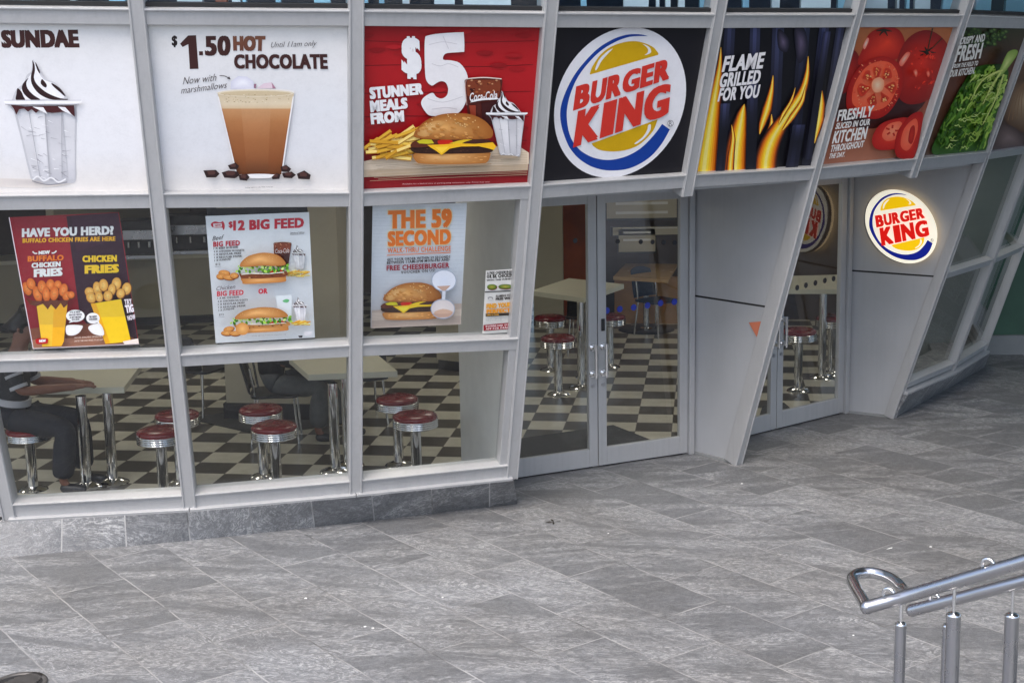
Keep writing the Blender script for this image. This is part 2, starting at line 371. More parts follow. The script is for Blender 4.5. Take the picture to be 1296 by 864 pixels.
class Print:
    """a flat printed sheet lying in a plane; inks lie as very thin layers on each other"""
    def __init__(s, plane, dz=.00022): s.pl = plane; s.v = []; s.f = []; s.c = []; s.k = 0; s.dz = dz; s.o = (0, 0, 1)
    def zoom(s, ox, oy, sc): s.o = (ox, oy, sc); return s
    def P(s, x, y): return s.pl.hit(s.o[0] + x / s.o[2], s.o[1] + y / s.o[2], s.k * s.dz)
    def raw(s, pts, faces, cols):
        o = len(s.v); s.v += [tuple(s.P(x, y)) for x, y in pts]; s.f += [tuple(i + o for i in f) for f in faces]
        if isinstance(cols, tuple): cols = [cols] * len(pts)
        s.c += [lin(c) for c in cols]; s.k += 1
    def poly(s, pts, c):
        tri = tessellate_polygon([[Vector((p[0], p[1], 0)) for p in pts]]); s.raw(pts, [tuple(t) for t in tri], c)
    def blob(s, pts, c, n=5): s.poly(catmull(pts, n), c)
    def grad(s, pts, edge, centre, ctr=None, n=5, sm=True, rings=4, power=1.0):
        q = catmull(pts, n) if sm else [np.array(p, float) for p in pts]
        c = np.array(ctr if ctr else np.mean(q, 0)); L = len(q); P = []; C = []; Fc = []
        for r in range(rings + 1):
            t = 1 - r / rings
            for p in q: P.append(c + (p - c) * t); C.append(tuple(np.array(edge) * t ** power + np.array(centre) * (1 - t ** power)))
        for r in range(rings):
            for i in range(L): Fc.append((r * L + i, r * L + (i + 1) % L, (r + 1) * L + (i + 1) % L, (r + 1) * L + i))
        s.raw(P, Fc, C)
    def vgrad(s, quad, cols):
        """quad TL TR BR BL, rows of colour top to bottom"""
        n = len(cols); a, b, c, d = [np.array(p, float) for p in quad]; P = []; C = []
        for i, cc in enumerate(cols):
            t = i / (n - 1); P += [a + (d - a) * t, b + (c - b) * t]
            C += list(cc) if isinstance(cc[0], tuple) else [cc, cc]
        s.raw(P, [(2 * i, 2 * i + 1, 2 * i + 3, 2 * i + 2) for i in range(n - 1)], C)
    def ellipse(s, cx, cy, rx, ry, c, n=32, rot=0, c2=None):
        pts = [(cx + rx * math.cos(a) * math.cos(rot) - ry * math.sin(a) * math.sin(rot), cy + rx * math.cos(a) * math.sin(rot) + ry * math.sin(a) * math.cos(rot)) for a in [2 * math.pi * k / n for k in range(n)]]
        if c2: s.grad(pts, c, c2, sm=False)
        else: s.poly(pts, c)
    def stroke(s, pts, w, c, smooth=True, n=5):
        q = catmull(pts, n, False) if smooth else [np.array(p, float) for p in pts]
        L = len(q); P = []
        for i, p in enumerate(q):
            t = q[min(i + 1, L - 1)] - q[max(i - 1, 0)]; t = t / (np.linalg.norm(t) + 1e-9); nn = np.array([-t[1], t[0]])
            ww = w if isinstance(w, (int, float)) else float(np.interp(i / (L - 1), np.linspace(0, 1, len(w)), w))
            P += [p + nn * ww / 2, p - nn * ww / 2]
        s.raw(P, [(2 * i, 2 * i + 1, 2 * i + 3, 2 * i + 2) for i in range(L - 1)], c)
    def text(s, st, quad, c, bold=.03, res=3, shear=0, c2=None):
        thin = min(bold, .012)
        v, f, dim = text_shape(st, thin, res, shear); tl, tr, br, bl = [np.array(p, float) for p in quad]
        ex = min(.17, max(0.0, bold - thin) * 1.15 / dim[0]); ey = max(0.0, bold - thin) * .55 / dim[1]
        # heavy letters: the same outline stamped with small shifts
        sh = [(0, 0)] if ex <= 0 else [(-ex, -ey), (ex, -ey), (-ex, ey), (ex, ey), (0, 0)]
        for dx, dy in sh:
            pts = []
            for x, y in v:
                x = ex + x * (1 - 2 * ex) + dx; y = ey + y * (1 - 2 * ey) + dy
                pts.append(bl * (1 - x) * (1 - y) + br * x * (1 - y) + tr * x * y + tl * (1 - x) * y)
            cols = c if c2 is None else [tuple(np.array(c) * y + np.array(c2) * (1 - y)) for x, y in v]
            s.raw(pts, f, cols); s.k -= .7
        s.k += .7 * len(sh) - len(sh) * .3 + .5
    def line(s, st, x0, y0, x1, y1, h, c, bold=.03, res=2, shear=0, lean=0):
        """text along a baseline from (x0,y0) to (x1,y1), letter height h px"""
        s.text(st, [(x0 + lean, y0 - h), (x1 + lean, y1 - h), (x1, y1), (x0, y0)], c, bold, res, shear)
    def build(s, name, mat, parent=None):
        me = bpy.data.meshes.new(name); me.from_pydata(s.v, [], s.f)
        a = me.color_attributes.new('Ink', 'FLOAT_COLOR', 'POINT')
        a.data.foreach_set('color', np.array([(*c, 1) for c in s.c], dtype=np.float32).ravel())
        nn = Vector(s.pl.n)
        bm = bmesh.new(); bm.from_mesh(me)
        for fc in bm.faces:
            fc.normal_update()
            if fc.normal.dot(nn) < 0: fc.normal_flip()
        bm.to_mesh(me); bm.free()
        me.materials.append(mat); o = bpy.data.objects.new(name, me); col.objects.link(o)
        if parent: o.parent = parent
        return o
# ------------------------------------------------------------------ ground
def sheet(name, pts, mat, kind='structure'):
    mb = MB(); tri = tessellate_polygon([[Vector(p) for p in pts]]); mb.add(pts, [tuple(t) for t in tri])
    o = mb.build(name, mat); me = o.data
    if sum(p.normal.z for p in me.polygons) < 0: me.flip_normals()
    return tag(o, kind=kind)
sheet('pavement', [(-300, -300, 0), (300, -300, 0), (300, 300, 0), (-300, 300, 0)], M['pave'])

# ------------------------------------------------------------------ the glazed front: leaning posts on a rounded plan
ML = [[-3.545, 9.58, -3.56, 8.491], [-2.315, 9.696, -2.195, 8.545], [-1.18, 9.932, -0.924, 8.765], [-0.057, 10.283, 0.267, 9.15],
      [0.932, 10.77, 1.415, 9.703], [1.846, 11.372, 2.518, 10.39], [2.733, 12.068, 3.545, 11.194], [3.555, 12.861, 4.443, 12.105],
      [4.297, 13.746, 5.226, 13.104], [4.94, 14.713, 5.913, 14.174], [5.18, 15.78, 6.20, 15.36]]
ZA = [.225, .241, .259, .259, .255, .255, .255, .251, .254, .254, .254]
ZB = [1.391, 1.391, 1.397, 1.353, 1.36, 1.37, 1.38, 1.381, 1.386, 1.386, 1.386]
ZC = [2.503, 2.491, 2.458, 2.458, 2.474, 2.464, 2.474, 2.47, 2.47, 2.47, 2.47]
ZD = [3.649, 3.612, 3.592, 3.576, 3.573, 3.584, 3.596, 3.6, 3.6, 3.6, 3.6]
ZT = 5.6
def mp(k, z):
    a = ML[k]; return Vector((a[0] + (a[2] - a[0]) * z / 3.6, a[1] + (a[3] - a[1]) * z / 3.6, z))
def frame_at(k):
    ax = (mp(k, 3.6) - mp(k, 0)).normalized()
    t = (mp(min(k + 1, 10), 2) - mp(max(k - 1, 0), 2)).normalized(); t = (t - ax * t.dot(ax)).normalized()
    n = t.cross(ax).normalized()
    if n.y > 0: n = -n
    return ax, t, n
def bay_frame(k):
    a, b = mp(k, 2), mp(k + 1, 2); t = (b - a).normalized()
    ax = ((mp(k, 3.6) - mp(k, 0)).normalized() + (mp(k + 1, 3.6) - mp(k + 1, 0)).normalized()).normalized(); ax = (ax - t * ax.dot(t)).normalized()
    n = t.cross(ax).normalized()
    if n.y > 0: n = -n
    return ax, t, n
def bay_plane(k, z0, z1, off=0):
    a, b, c, d = mp(k, z0), mp(k + 1, z0), mp(k + 1, z1), mp(k, z1)
    n = (c - a).cross(d - b).normalized()
    if n.y > 0: n = -n
    ctr = (a + b + c + d) / 4 + n * off
    return Plane(ctr, n)
B = thing('restaurant_building', 'round fronted restaurant with leaning grey aluminium window frames above the slate paving', 'building', (0, 12, 0))
Bi = Matrix.Translation((0, -12, 0))
def part(mb, name, mat, bevel=0, parent=None):
    o = mb.build(name, mat, parent or B, bevel)
    o.matrix_parent_inverse = Bi if parent is None else Matrix.Identity(4)
    return o
MW, MD = .098, .13
for k in range(11):
    ax, t, n = frame_at(k)
    z0 = {3: .255, 4: 2.36, 5: .0, 6: 2.36, 7: 0}.get(k, .2)
    slim = k >= 7
    mw = MW * (.8 if k == 5 else .72 if slim else 1)
    mb = MB().beam(mp(k, z0), mp(k, ZT), t, n, mw, .085 if slim else MD, -.065 if slim else -.093)
    # a thin raised gasket channel runs along both edges of the cap
    for s in (-1, 1):
        mb.beam(mp(k, z0 + .002) + t * s * mw * .40, mp(k, ZT - .002) + t * s * mw * .40, t, n, .012, .010, .0185 if slim else .0355)
    part(mb, 'mullion', M['frame'], .004)
def rail(k, za, zb, h, name='rail', d=.108, off=-.078, mat='frame', lo=None):
    if k >= 7 and za < 3: h *= .7; d = .07; off = -.058
    ax, t, n = bay_frame(k)
    e = (mp(k + 1, zb) - mp(k, za)).normalized()
    a = mp(k, za) + e * .04; b = mp(k + 1, zb) - e * .04
    up = ax if lo is None else ax
    mb = MB().beam(a, b, up, n, h, d, off)
    mb.beam(a + up * (h / 2 - .006), b + up * (h / 2 - .006), up, n, .012, .018, off + d - .002)
    return part(mb, name, M[mat], .003)
def pane(k, z0a, z0b, z1a, z1b, off=-.035, mat='glass', name='window_pane'):
    ax, t, n = bay_frame(k)
    vs = [mp(k, z0a) + n * off, mp(k + 1, z0b) + n * off, mp(k + 1, z1b) + n * off, mp(k, z1a) + n * off]
    return part(MB().add(vs, [(0, 1, 2, 3)]), name, M[mat])
for k in range(10):
    rail(k, ZC[k], ZC[k + 1], .105); rail(k, ZD[k], ZD[k + 1], .10); rail(k, ZT, ZT, .12)
    # dark gasket under the upper glass
    ax, t, n = bay_frame(k)
    part(MB().beam(mp(k, ZD[k] + .062), mp(k + 1, ZD[k + 1] + .062), ax, n, .022, .03, -.03), 'gasket', M['black'])
    pane(k, ZD[k] + .05, ZD[k + 1] + .05, ZT, ZT, -.02, 'glass_up', 'upper_pane')
    # solid backing behind the poster band
    vs = [mp(k, ZC[k]) - n * .03, mp(k + 1, ZC[k + 1]) - n * .03, mp(k + 1, ZD[k + 1]) - n * .03, mp(k, ZD[k]) - n * .03]
    part(MB().prism(vs, -n * .06), 'spandrel', M['black'])
    if k in (0, 1, 2, 7, 8, 9):
        rail(k, ZB[k], ZB[k + 1], .10)
        rail(k, ZA[k] + .075, ZA[k + 1] + .075, .11)
        part(MB().beam(mp(k, ZA[k] + .010), mp(k + 1, ZA[k + 1] + .010), ax, n, .03, .14, -.075), 'sill_flashing', M['frame'], .003)
        pane(k, ZA[k] + .1, ZA[k + 1] + .1, ZB[k], ZB[k + 1]); pane(k, ZB[k], ZB[k + 1], ZC[k], ZC[k + 1])
# the front goes on to the left, out of the frame, in the same bays
EX = [[-3.545, 9.58, -3.56, 8.491], [-4.70, 9.62, -4.90, 8.56], [-5.83, 9.82, -6.20, 8.78], [-6.92, 10.18, -7.45, 9.18], [-8.0, 10.7, -8.65, 9.75]]
def ep(j, z): a = EX[j]; return Vector((a[0] + (a[2] - a[0]) * z / 3.6, a[1] + (a[3] - a[1]) * z / 3.6, z))
for j in range(4):
    t_ = (ep(j, 2) - ep(j + 1, 2)).normalized(); ax_ = (ep(j + 1, 3.6) - ep(j + 1, 0)).normalized(); ax_ = (ax_ - t_ * ax_.dot(t_)).normalized(); n_ = t_.cross(ax_)
    if n_.y > 0: n_ = -n_
    part(MB().beam(ep(j + 1, .0), ep(j + 1, ZT), t_, n_, MW, MD, -.093), 'mullion', M['frame'], .004)
    for z, h in ((.30, .11), (1.391, .10), (2.503, .105), (3.649, .10), (ZT, .12)):
        part(MB().beam(ep(j, z) - t_ * .04, ep(j + 1, z) + t_ * .04, ax_, n_, h, .108, -.078), 'rail', M['frame'], .003)
    part(MB().add([ep(j, .3) - n_ * .035, ep(j + 1, .3) - n_ * .035, ep(j + 1, 2.5) - n_ * .035, ep(j, 2.5) - n_ * .035], [(0, 1, 2, 3)]), 'window_pane', M['glass'])
    part(MB().add([ep(j, 3.65) - n_ * .02, ep(j + 1, 3.65) - n_ * .02, ep(j + 1, ZT) - n_ * .02, ep(j, ZT) - n_ * .02], [(0, 1, 2, 3)]), 'upper_pane', M['glass_up'])
    part(MB().prism([ep(j, 2.503), ep(j + 1, 2.503), ep(j + 1, 3.649), ep(j, 3.649)], -n_ * .06), 'spandrel', M['white'])
# inner frame beside the last window before the door
ax, t, n = frame_at(3)
part(MB().beam(mp(3, .27) - t * .075 - n * .01, mp(3, 2.42) - t * .075 - n * .01, t, n, .055, .10, -.07), 'mullion', M['frame'], .003)
# ---- stone plinths
def plinth(fronts, tops, name):
    f2 = []; t2 = []
    for i in range(len(fronts) - 1):
        for j in range(10):
            u = j / 10; f2.append(lerp(fronts[i], fronts[i + 1], u)); t2.append((lerp(tops[i][0], tops[i + 1][0], u), lerp(tops[i][1], tops[i + 1][1], u)))
    fronts = f2 + [fronts[-1]]; tops = t2 + [tops[-1]]
    nf = len(fronts); vs = []; fs = []
    for f, (tp, inn) in zip(fronts, tops):
        vs += [f, tp, tp + inn, Vector((*(tp + inn).xy, 0))]
    for i in range(nf - 1):
        for j in range(4): fs.append((i * 4 + j, (i + 1) * 4 + j, (i + 1) * 4 + (j + 1) % 4, i * 4 + (j + 1) % 4))
    fs += [(0, 1, 2, 3), tuple((nf - 1) * 4 + j for j in (3, 2, 1, 0))]
    mb = MB(); v3 = np.array([tuple(v) for v in vs]).reshape(nf, 4, 3); V0 = []; F0 = []
    for i in range(nf):
        for h in range(4): V0.append(Vector(v3[i, 0]).lerp(Vector(v3[i, 1]), h / 3))
    F0 = [(i * 4 + h, (i + 1) * 4 + h, (i + 1) * 4 + h + 1, i * 4 + h + 1) for i in range(nf - 1) for h in range(3)]
    mb.add(V0, F0, True); mb.add(vs, [f for q, f in enumerate(fs) if not (q < 4 * (nf - 1) and q % 4 == 0)])
    return part(mb, name, M['plinth'])
def topfront(k, zz):
    ax, t, n = frame_at(k); nh = Vector((n.x, n.y, 0)).normalized()
    return (mp(k, zz - .012) + nh * .075, -nh * .60)
fr = [G(12, 704.5), G(238, 684), G(450, 661), G(655, 637)]
tp = [topfront(k, ZA[k]) for k in (0, 1, 2, 3)]
d0 = fr[0] - fr[1]
for dx, dy in ((-1.2, -.08), (-2.3, .10), (-3.4, .45), (-4.5, .98)):
    fr.insert(0, G(12, 704.5) + Vector((dx, dy, 0))); tp.insert(0, (topfront(0, ZA[0])[0] + Vector((dx, dy, 0)), topfront(0, ZA[0])[1]))
plinth(fr, tp, 'stone_plinth')
fr2 = [G(1131, 529), G(1204, 489), G(1246, 464.5)]
tp2 = [topfront(k, ZA[k]) for k in (7, 8, 9, 10)]
fr2.append(Vector((tp2[3][0].x + .02, tp2[3][0].y - .01, 0)))
plinth(fr2, tp2, 'stone_plinth')
# ---- the two recessed doorways
def doorway(DR, e, wleaf, jl):
    """DR right jamb foot, e unit vector from left to right along the doors"""
    Z = Vector((0, 0, 1)); nn = Vector((e.y, -e.x, 0))
    def at(s, z=0): return DR - e * s + Z * z
    H = 2.27
    fr = MB().beam(at(.0), at(.0, H), e, nn, .05, .10).beam(at(2 * wleaf + .10), at(2 * wleaf + .10, H), e, nn, .05, .10)
    fr.beam(at(-.02, H + .045), at(2 * wleaf + .12, H + .045), Z, nn, .09, .11)
    part(fr, 'door_frame', M['frame'], .004)
    for s0, hs in ((.028, 1), (.032 + wleaf, -1)):
        s1 = s0 + wleaf - .004; st = .078
        lf = MB()
        lf.beam(at(s0 + st / 2, .012), at(s0 + st / 2, H - .006), e, nn, st, .045).beam(at(s1 - st / 2, .012), at(s1 - st / 2, H - .006), e, nn, st, .045)
        lf.beam(at(s0 + st, .012 + .075), at(s1 - st, .012 + .075), Z, nn, .15, .043).beam(at(s0 + st, H - .04), at(s1 - st, H - .04), Z, nn, .066, .043)
        d = part(lf, 'door', M['frame'], .003)
        pb = MB().add([at(s0 + st, .16), at(s1 - st, .16), at(s1 - st, H - .07), at(s0 + st, H - .07)], [(0, 1, 2, 3)])
        o = pb.build('pane', M['glass_door'], d)
        # pull handle on the meeting stile
        sm = (s1 - .045) if hs == 1 else (s0 + .045)
        hb = MB(); za, zb = .80, 1.02
        hb.tube([at(sm, za) + nn * .02, at(sm, za) + nn * .085], .020, 12).tube([at(sm, zb) + nn * .02, at(sm, zb) + nn * .085], .020, 12)
        hb.tube([at(sm, za - .03) + nn * .085, at(sm, zb + .03) + nn * .085], .013, 12)
        hb.tube([at(sm, za) + nn * .022, at(sm, za) + nn * .036], .032, 16).tube([at(sm, zb) + nn * .022, at(sm, zb) + nn * .036], .032, 16)
        hb.build('pull_handle', M['chrome'], d)
        if hs == 1:
            lk = MB().box(at(sm, 1.20) + nn * .028, .028, .012, .10, (e, nn, Z)); lk.build('lock_plate', M['black'], d)
        lk = MB().tube([at(sm, .70) + nn * .02, at(sm, .70) + nn * .032], .016, 14); lk.build('key_cylinder', M['steel'], d)
        part(MB().box(at((s0 + s1) / 2, .008), wleaf - .1, .03, .012, (e, nn, Z)), 'door_brush', M['black'])
    return at
DR1 = G(872, 573); e1 = (G(872, 573) - G(757, 590)).normalized()
DR2 = G(1067, 522); e2 = (G(1067, 522) - G(945, 552)).normalized()
at1 = doorway(DR1, e1, .87, None)
at2 = doorway(DR2, e2, .95, None)
JL1 = at1(1.84 + .025); JL2 = at2(2.0 + .025)
DR1j = DR1 + e1 * .028; DR2j = DR2 + e2 * .028
def reveal(foot, k, z0, z1, name, mat, inn=.10, side=-1, thick=.03):
    """panel between an upright line at foot and the leaning post k"""
    ax, t, n = frame_at(k); P = []
    nu, nv = 6, 10
    for j in range(nv + 1):
        z = z0 + (z1 - z0) * j / nv
        a = Vector((foot.x, foot.y, z)); b = mp(k, z) - n * .07; b.z = z
        for i in range(nu + 1): P.append(lerp(a, b, i / nu))
    fs = [(j * (nu + 1) + i, j * (nu + 1) + i + 1, (j + 1) * (nu + 1) + i + 1, (j + 1) * (nu + 1) + i) for j in range(nv) for i in range(nu)]
    return part(MB().add(P, fs, True), name, M[mat])
for foot, k in ((DR1j, 5), (DR2j, 7)):
    reveal(foot, k, .02, 1.362, 'side_panel', 'panel'); reveal(foot, k, 1.378, 2.40, 'side_panel', 'panel')
    dirr = (mp(k, 1) - foot); dirr.z = 0; dirr.normalize(); sd = Vector((-dirr.y, dirr.x, 0))
    if k == 5: sd = sd if sd.dot(e1) > 0 else -sd
    else: sd = sd if sd.dot(e2) > 0 else -sd
    f2 = foot + sd * .012
    reveal(f2, k, 0.0, 2.38, 'panel_backing', 'black')
    ax, t, n = frame_at(k)
    bb = [Vector((foot.x, foot.y, 0)), mp(k, 0) - n * .06]
# left cheek of door 1, seen through the last window, and left cheek of door 2
LC = G(584, 587)
reveal(LC, 3, 0.0, 2.42, 'inner_panel', 'white'); reveal(JL1 + Vector((0, 0, 0)), 3, 0, 2.4, 'side_panel', 'panel')
part(MB().add([LC, JL1, JL1 + Vector((0, 0, 2.4)), LC + Vector((0, 0, 2.4))], [(0, 1, 2, 3)]), 'inner_panel', M['white'])
reveal(JL2, 5, 0, 2.4, 'side_panel', 'panel')
part(MB().add([DR1j, JL2, JL2 + Vector((0, 0, 2.4)), DR1j + Vector((0, 0, 2.4))], [(0, 1, 2, 3)]), 'inner_panel', M['white'])
RC = DR2 + Vector((.55, .35, 0))
part(MB().add([DR2j, RC, RC + Vector((0, 0, 2.4)), DR2j + Vector((0, 0, 2.4))], [(0, 1, 2, 3)]), 'inner_panel', M['white'])
reveal(RC, 7, 0, 2.4, 'inner_panel', 'white')
# bead of sealant at the foot of the panels
for foot, k in ((DR1j, 5), (DR2j, 7)):
    dirr = (mp(k, 0) - foot).normalized(); sd = Vector((dirr.y, -dirr.x, 0))
    part(MB().beam(foot + Vector((0, 0, .010)), mp(k, 0) + Vector((0, 0, .010)), Vector((0, 0, 1)), sd, .02, .03), 'panel_foot', M['concrete'])
# soffits over the recesses
def zpt(k, z, inn=.08):
    ax, t, n = frame_at(k); p = mp(k, z) - n * inn; p.z = z; return p
zs = 2.385
def setz(p, z): return Vector((p.x, p.y, z))
for poly in ([zpt(3, zs), zpt(4, zs), zpt(5, zs), setz(DR1j, zs), setz(JL1, zs)], [zpt(5, zs), zpt(6, zs), zpt(7, zs), setz(DR2j, zs), setz(JL2, zs)]):
    part(MB().prism(poly, Vector((0, 0, .05))), 'soffit', M['panel'])
# ---- floors, ceilings and inner walls
inner = [zpt(k, 0, .30) for k in (0, 1, 2)] + [Vector((LC.x, LC.y, 0)), JL1, DR1, JL2, DR2, RC] + [zpt(k, 0, .34) for k in (8, 9, 10)]
room = [Vector((-9, 11.3, 0)), Vector((-8, 11.0, 0)), Vector((-6.9, 10.45, 0)), Vector((-5.8, 10.1, 0)), Vector((-4.7, 9.92, 0))] + inner + [Vector((9.5, 19, 0)), Vector((9.5, 24.5, 0)), Vector((-9, 24.5, 0))]
sheet('interior_floor', [(p.x, p.y, .005) for p in room], M['checker'])
ce = [zpt(k, 2.56, .14) for k in range(11)]
def slab(z, h, name, mat, inn=.14):
    e = [zpt(k, z, inn) for k in range(11)]
    f_ = z / 3.6
    pl = [Vector((EX[j][0] + (EX[j][2] - EX[j][0]) * f_, EX[j][1] + (EX[j][3] - EX[j][1]) * f_ + inn, z)) for j in (4, 3, 2, 1)] + e + [Vector((9.5, 19, z)), Vector((9.5, 24.5, z)), Vector((-9.2, 24.5, z))]
    part(MB().prism(pl, Vector((0, 0, h))), name, M[mat])
slab(2.56, .04, 'ceiling', 'white', .14)
slab(3.50, .06, 'upper_floor', 'navy', .18)
slab(5.75, .3, 'roof_slab', 'panel', .0)
def wallbox(name, mat, x0, y0, x1, y1, z0, z1, th=.1):
    a = Vector((x0, y0, z0)); b = Vector((x1, y1, z0)); d = (b - a).normalized(); nn = Vector((-d.y, d.x, 0))
    return part(MB().prism([a, b, b + nn * th, a + nn * th], Vector((0, 0, z1 - z0))), name, M[mat])
wallbox('inner_wall', 'dkbrown', -9, 22.2, .2, 21.0, 0, 2.55)
wallbox('inner_wall', 'tan', -9, 10.2, -9.0, 22, 0, 2.55)
wallbox('inner_wall', 'dkbrown', .36, 18.75, 9.4, 17.5, 0, 2.55)
wallbox('inner_wall', 'tan', .28, 17.9, .66, 17.85, 0, 2.55)
wallbox('inner_wall', 'orange', .68, 18.55, 1.06, 18.5, .0, 2.55, .06)
wallbox('inner_wall', 'ochre', 1.35, 18.25, 2.7, 18.05, .0, .62, .08)
part(MB().prism([(4.0, 15.3, 0), (4.95, 15.28, 0), (5.62, 15.28, 2.5), (4.0, 15.3, 2.5)], Vector((0, .08, 0))), 'inner_wall', M['innergrey'])
wallbox('inner_wall', 'dkbrown', 5.3, 16.5, 9.4, 19, 0, 2.55)
wallbox('inner_wall', 'tan', -5.6, 17.2, -4.9, 22.0, 0, 2.55)
# big square pillar with black skirting
pa = Vector((math.cos(TA), math.sin(TA), 0)); pb_ = Vector((-math.sin(TA), math.cos(TA), 0))
def pillar(x, y, wd, dp, z1, mat):
    c = Vector((x, y, 0)) + pa * wd / 2 + pb_ * dp / 2
    part(MB().box(c + Vector((0, 0, z1 / 2)), wd, dp, z1, (pa, pb_, Vector((0, 0, 1)))), 'pillar', M[mat])
    part(MB().box(c + Vector((0, 0, .08)), wd + .05, dp + .05, .16, (pa, pb_, Vector((0, 0, 1)))), 'skirting', M['blackplastic'], .004)
pillar(-2.78, 13.28, 1.16, .6, 2.55, 'tan')
part(MB().prism([(-3.2, 13.30, .007), (-2.33, 12.58, .007), (-1.5, 13.0, .007), (-2.2, 13.9, .007)], Vector((0, 0, .003))), 'floor_border', M['mat'])
# upper room: dim back wall and added boards that imitate bluish reflections in the glass
part(MB().box((-.8, 13.4, 4.6), 17, .1, 2.3), 'upper_wall', M['navy'])
reflection_boards = [(226, 257, 0, 'palepanel', 0), (277, 291, 0, 'orange', 8), (296, 306, 0, 'palepanel', 3), (309, 313, 0, 'bluepanel', 2), (464, 468, 0, 'bluepanel', 6), (483, 489, 0, 'bluepanel', 8), (549, 574, 0, 'palepanel', -4),
          (587, 646, 0, 'palepanel', 0), (679, 692, 0, 'bluepanel', -3), (788, 819, 0, 'palepanel', -4), (830, 834, 0, 'palepanel', 0), (842, 848, 0, 'palepanel', 0), (858, 866, 0, 'palepanel', 0), (884, 903, 0, 'bluepanel', -5),
          (1013, 1050, 0, 'palepanel', 0), (1058, 1083, 0, 'bluepanel', -6), (1092, 1122, 0, 'palepanel', 0), (1134, 1137, 0, 'palepanel', 0), (1146, 1150, 0, 'bluepanel', 0), (1157, 1176, 0, 'palepanel', 0), (1190, 1220, 0, 'bluepanel', -8), (1233, 1252, 0, 'bluepanel', -3), (1270, 1300, 0, 'bluepanel', -6),
          (20, 44, 0, 'bluepanel', 2), (92, 99, 0, 'palepanel', 3), (140, 160, 0, 'bluepanel', 0), (350, 356, 0, 'bluepanel', 0), (400, 420, 0, 'bluepanel', 4), (510, 518, 0, 'palepanel', 0), (735, 742, 0, 'bluepanel', 0), (940, 948, 0, 'bluepanel', 3), (975, 985, 0, 'palepanel', -3)]
for xa, xb, _, mt, ln in reflection_boards:
    # stands half a metre to a metre behind the glass
    xm = (xa + xb) / 2; k = 0
    def px_of(p): d = np.array(p) - EYE; return CX + F * (d @ RT) / (d @ FW)
    kb = max([k for k in range(9) if px_of(mp(k, 3.7)) <= xm] + [0])
    g = bay_plane(kb, 3.6, 4.2, -.30).hit(xm, 8)
    wd = (xb - xa) / F * g.y
    bt = Vector((g.x, g.y, 3.562)); topp = bt + Vector((-ln * .02, 0, 1.7))
    part(MB().beam(bt, topp, Vector((1, 0, 0)), Vector((0, 1, 0)), wd, .05), 'reflection_board', M[mt])
# storey above, leaning on with the front
up = []
for k in range(11): up.append(mp(k, 6.05))
mbu = MB(); vs = []; 
for k in range(11): vs += [mp(k, 6.05), mp(k, 9.0)]
mbu.add(vs, [(2 * k, 2 * k + 2, 2 * k + 3, 2 * k + 1) for k in range(10)]); part(mbu, 'upper_cladding', M['panel'])
# green hoarding wall closing the lane on the right
hw = thing('hoarding_wall', 'dark green hoarding on a grey rendered base closing off the far right end', 'wall', (5.9, 16.0, 0))
hwi = Matrix.Translation((-5.9, -16.0, 0))
ga = G(1250, 449); gb = G(1400, 447); gd = (gb - ga).normalized(); gn = Vector((-gd.y, gd.x, 0))
if gn.y < 0: gn = -gn
a0 = ga - gd * .12
o = MB().prism([a0, a0 + gd * 9, a0 + gd * 9 + gn * .3, a0 + gn * .3], Vector((0, 0, .22))).build('wall_base', M['concrete'], hw); o.matrix_parent_inverse = hwi
o = MB().prism([a0 + gn * .06 + Vector((0, 0, .22)), a0 + gd * 9 + gn * .06 + Vector((0, 0, .22)), a0 + gd * 9 + gn * .2 + Vector((0, 0, .22)), a0 + gn * .2 + Vector((0, 0, .22))], Vector((0, 0, 3.2))).build('green_panel', M['green'], hw); o.matrix_parent_inverse = hwi

# a walkway slab overhead on the right and the block across the plaza: both added unseen, for shade and reflections
ow = thing('overhead_blocker', 'grey walkway slab added unseen above the frame to shade the right side of the plaza', 'blocker', (9.6, 9, 6.6))
MB().box((0, 0, 0), 12.4, 17, .5).build('blocker_slab', M['concrete'], ow); MB().box((-6.1, 0, .75), .12, 17, 1.0).build('blocker_edge', M['panel'], ow)
ob = thing('reflected_block', 'grey block added unseen across the plaza behind the viewer for its reflections', 'building', (0, -24, 0))
MB().box((0, -5, 3.5), 70, 10, 7).build('wall', M['concrete'], ob)
for i in range(2): MB().box((0, .02, 2.2 + i * 3.3), 66, .06, 1.5).build('window_band', M['bluepanel'], ob)
# ------------------------------------------------------------------ posters in the band above the windows
W_ = (238, 238, 240); BLK = (22, 20, 24); CHO = (62, 32, 30)
def band_poster(k, bg, name='window_poster'):
    """sheet filling the panel between two posts"""
    pl = bay_plane(k, 2.52, 3.54, -.012); s = Print(pl)
    ax, t, n = bay_frame(k); up = ax
    cs = []; nv_ = Vector(pl.n)
    for (kk, z) in ((k, ZD[k] - .03), (k + 1, ZD[k + 1] - .03), (k + 1, ZC[k + 1] + .03), (k, ZC[k] + .03)):
        p = mp(kk, z); p = p - nv_ * (p - Vector(pl.p)).dot(nv_); cs.append(p)
    # corners as sheet corners (world), stored directly
    rows = bg if isinstance(bg, list) else [bg, bg]
    nrow = len(rows); o = 0
    for i, c in enumerate(rows):
        f = i / (nrow - 1)
        s.v += [tuple(lerp(cs[0], cs[3], f)), tuple(lerp(cs[1], cs[2], f))]; s.c += [lin(c), lin(c)]
    s.f += [(2 * i, 2 * i + 1, 2 * i + 3, 2 * i + 2) for i in range(nrow - 1)]
    s.k = 3
    return s
def inks(o, label, group='printed panels in the band above the windows'):
    return tag(o, label, 'poster', group)

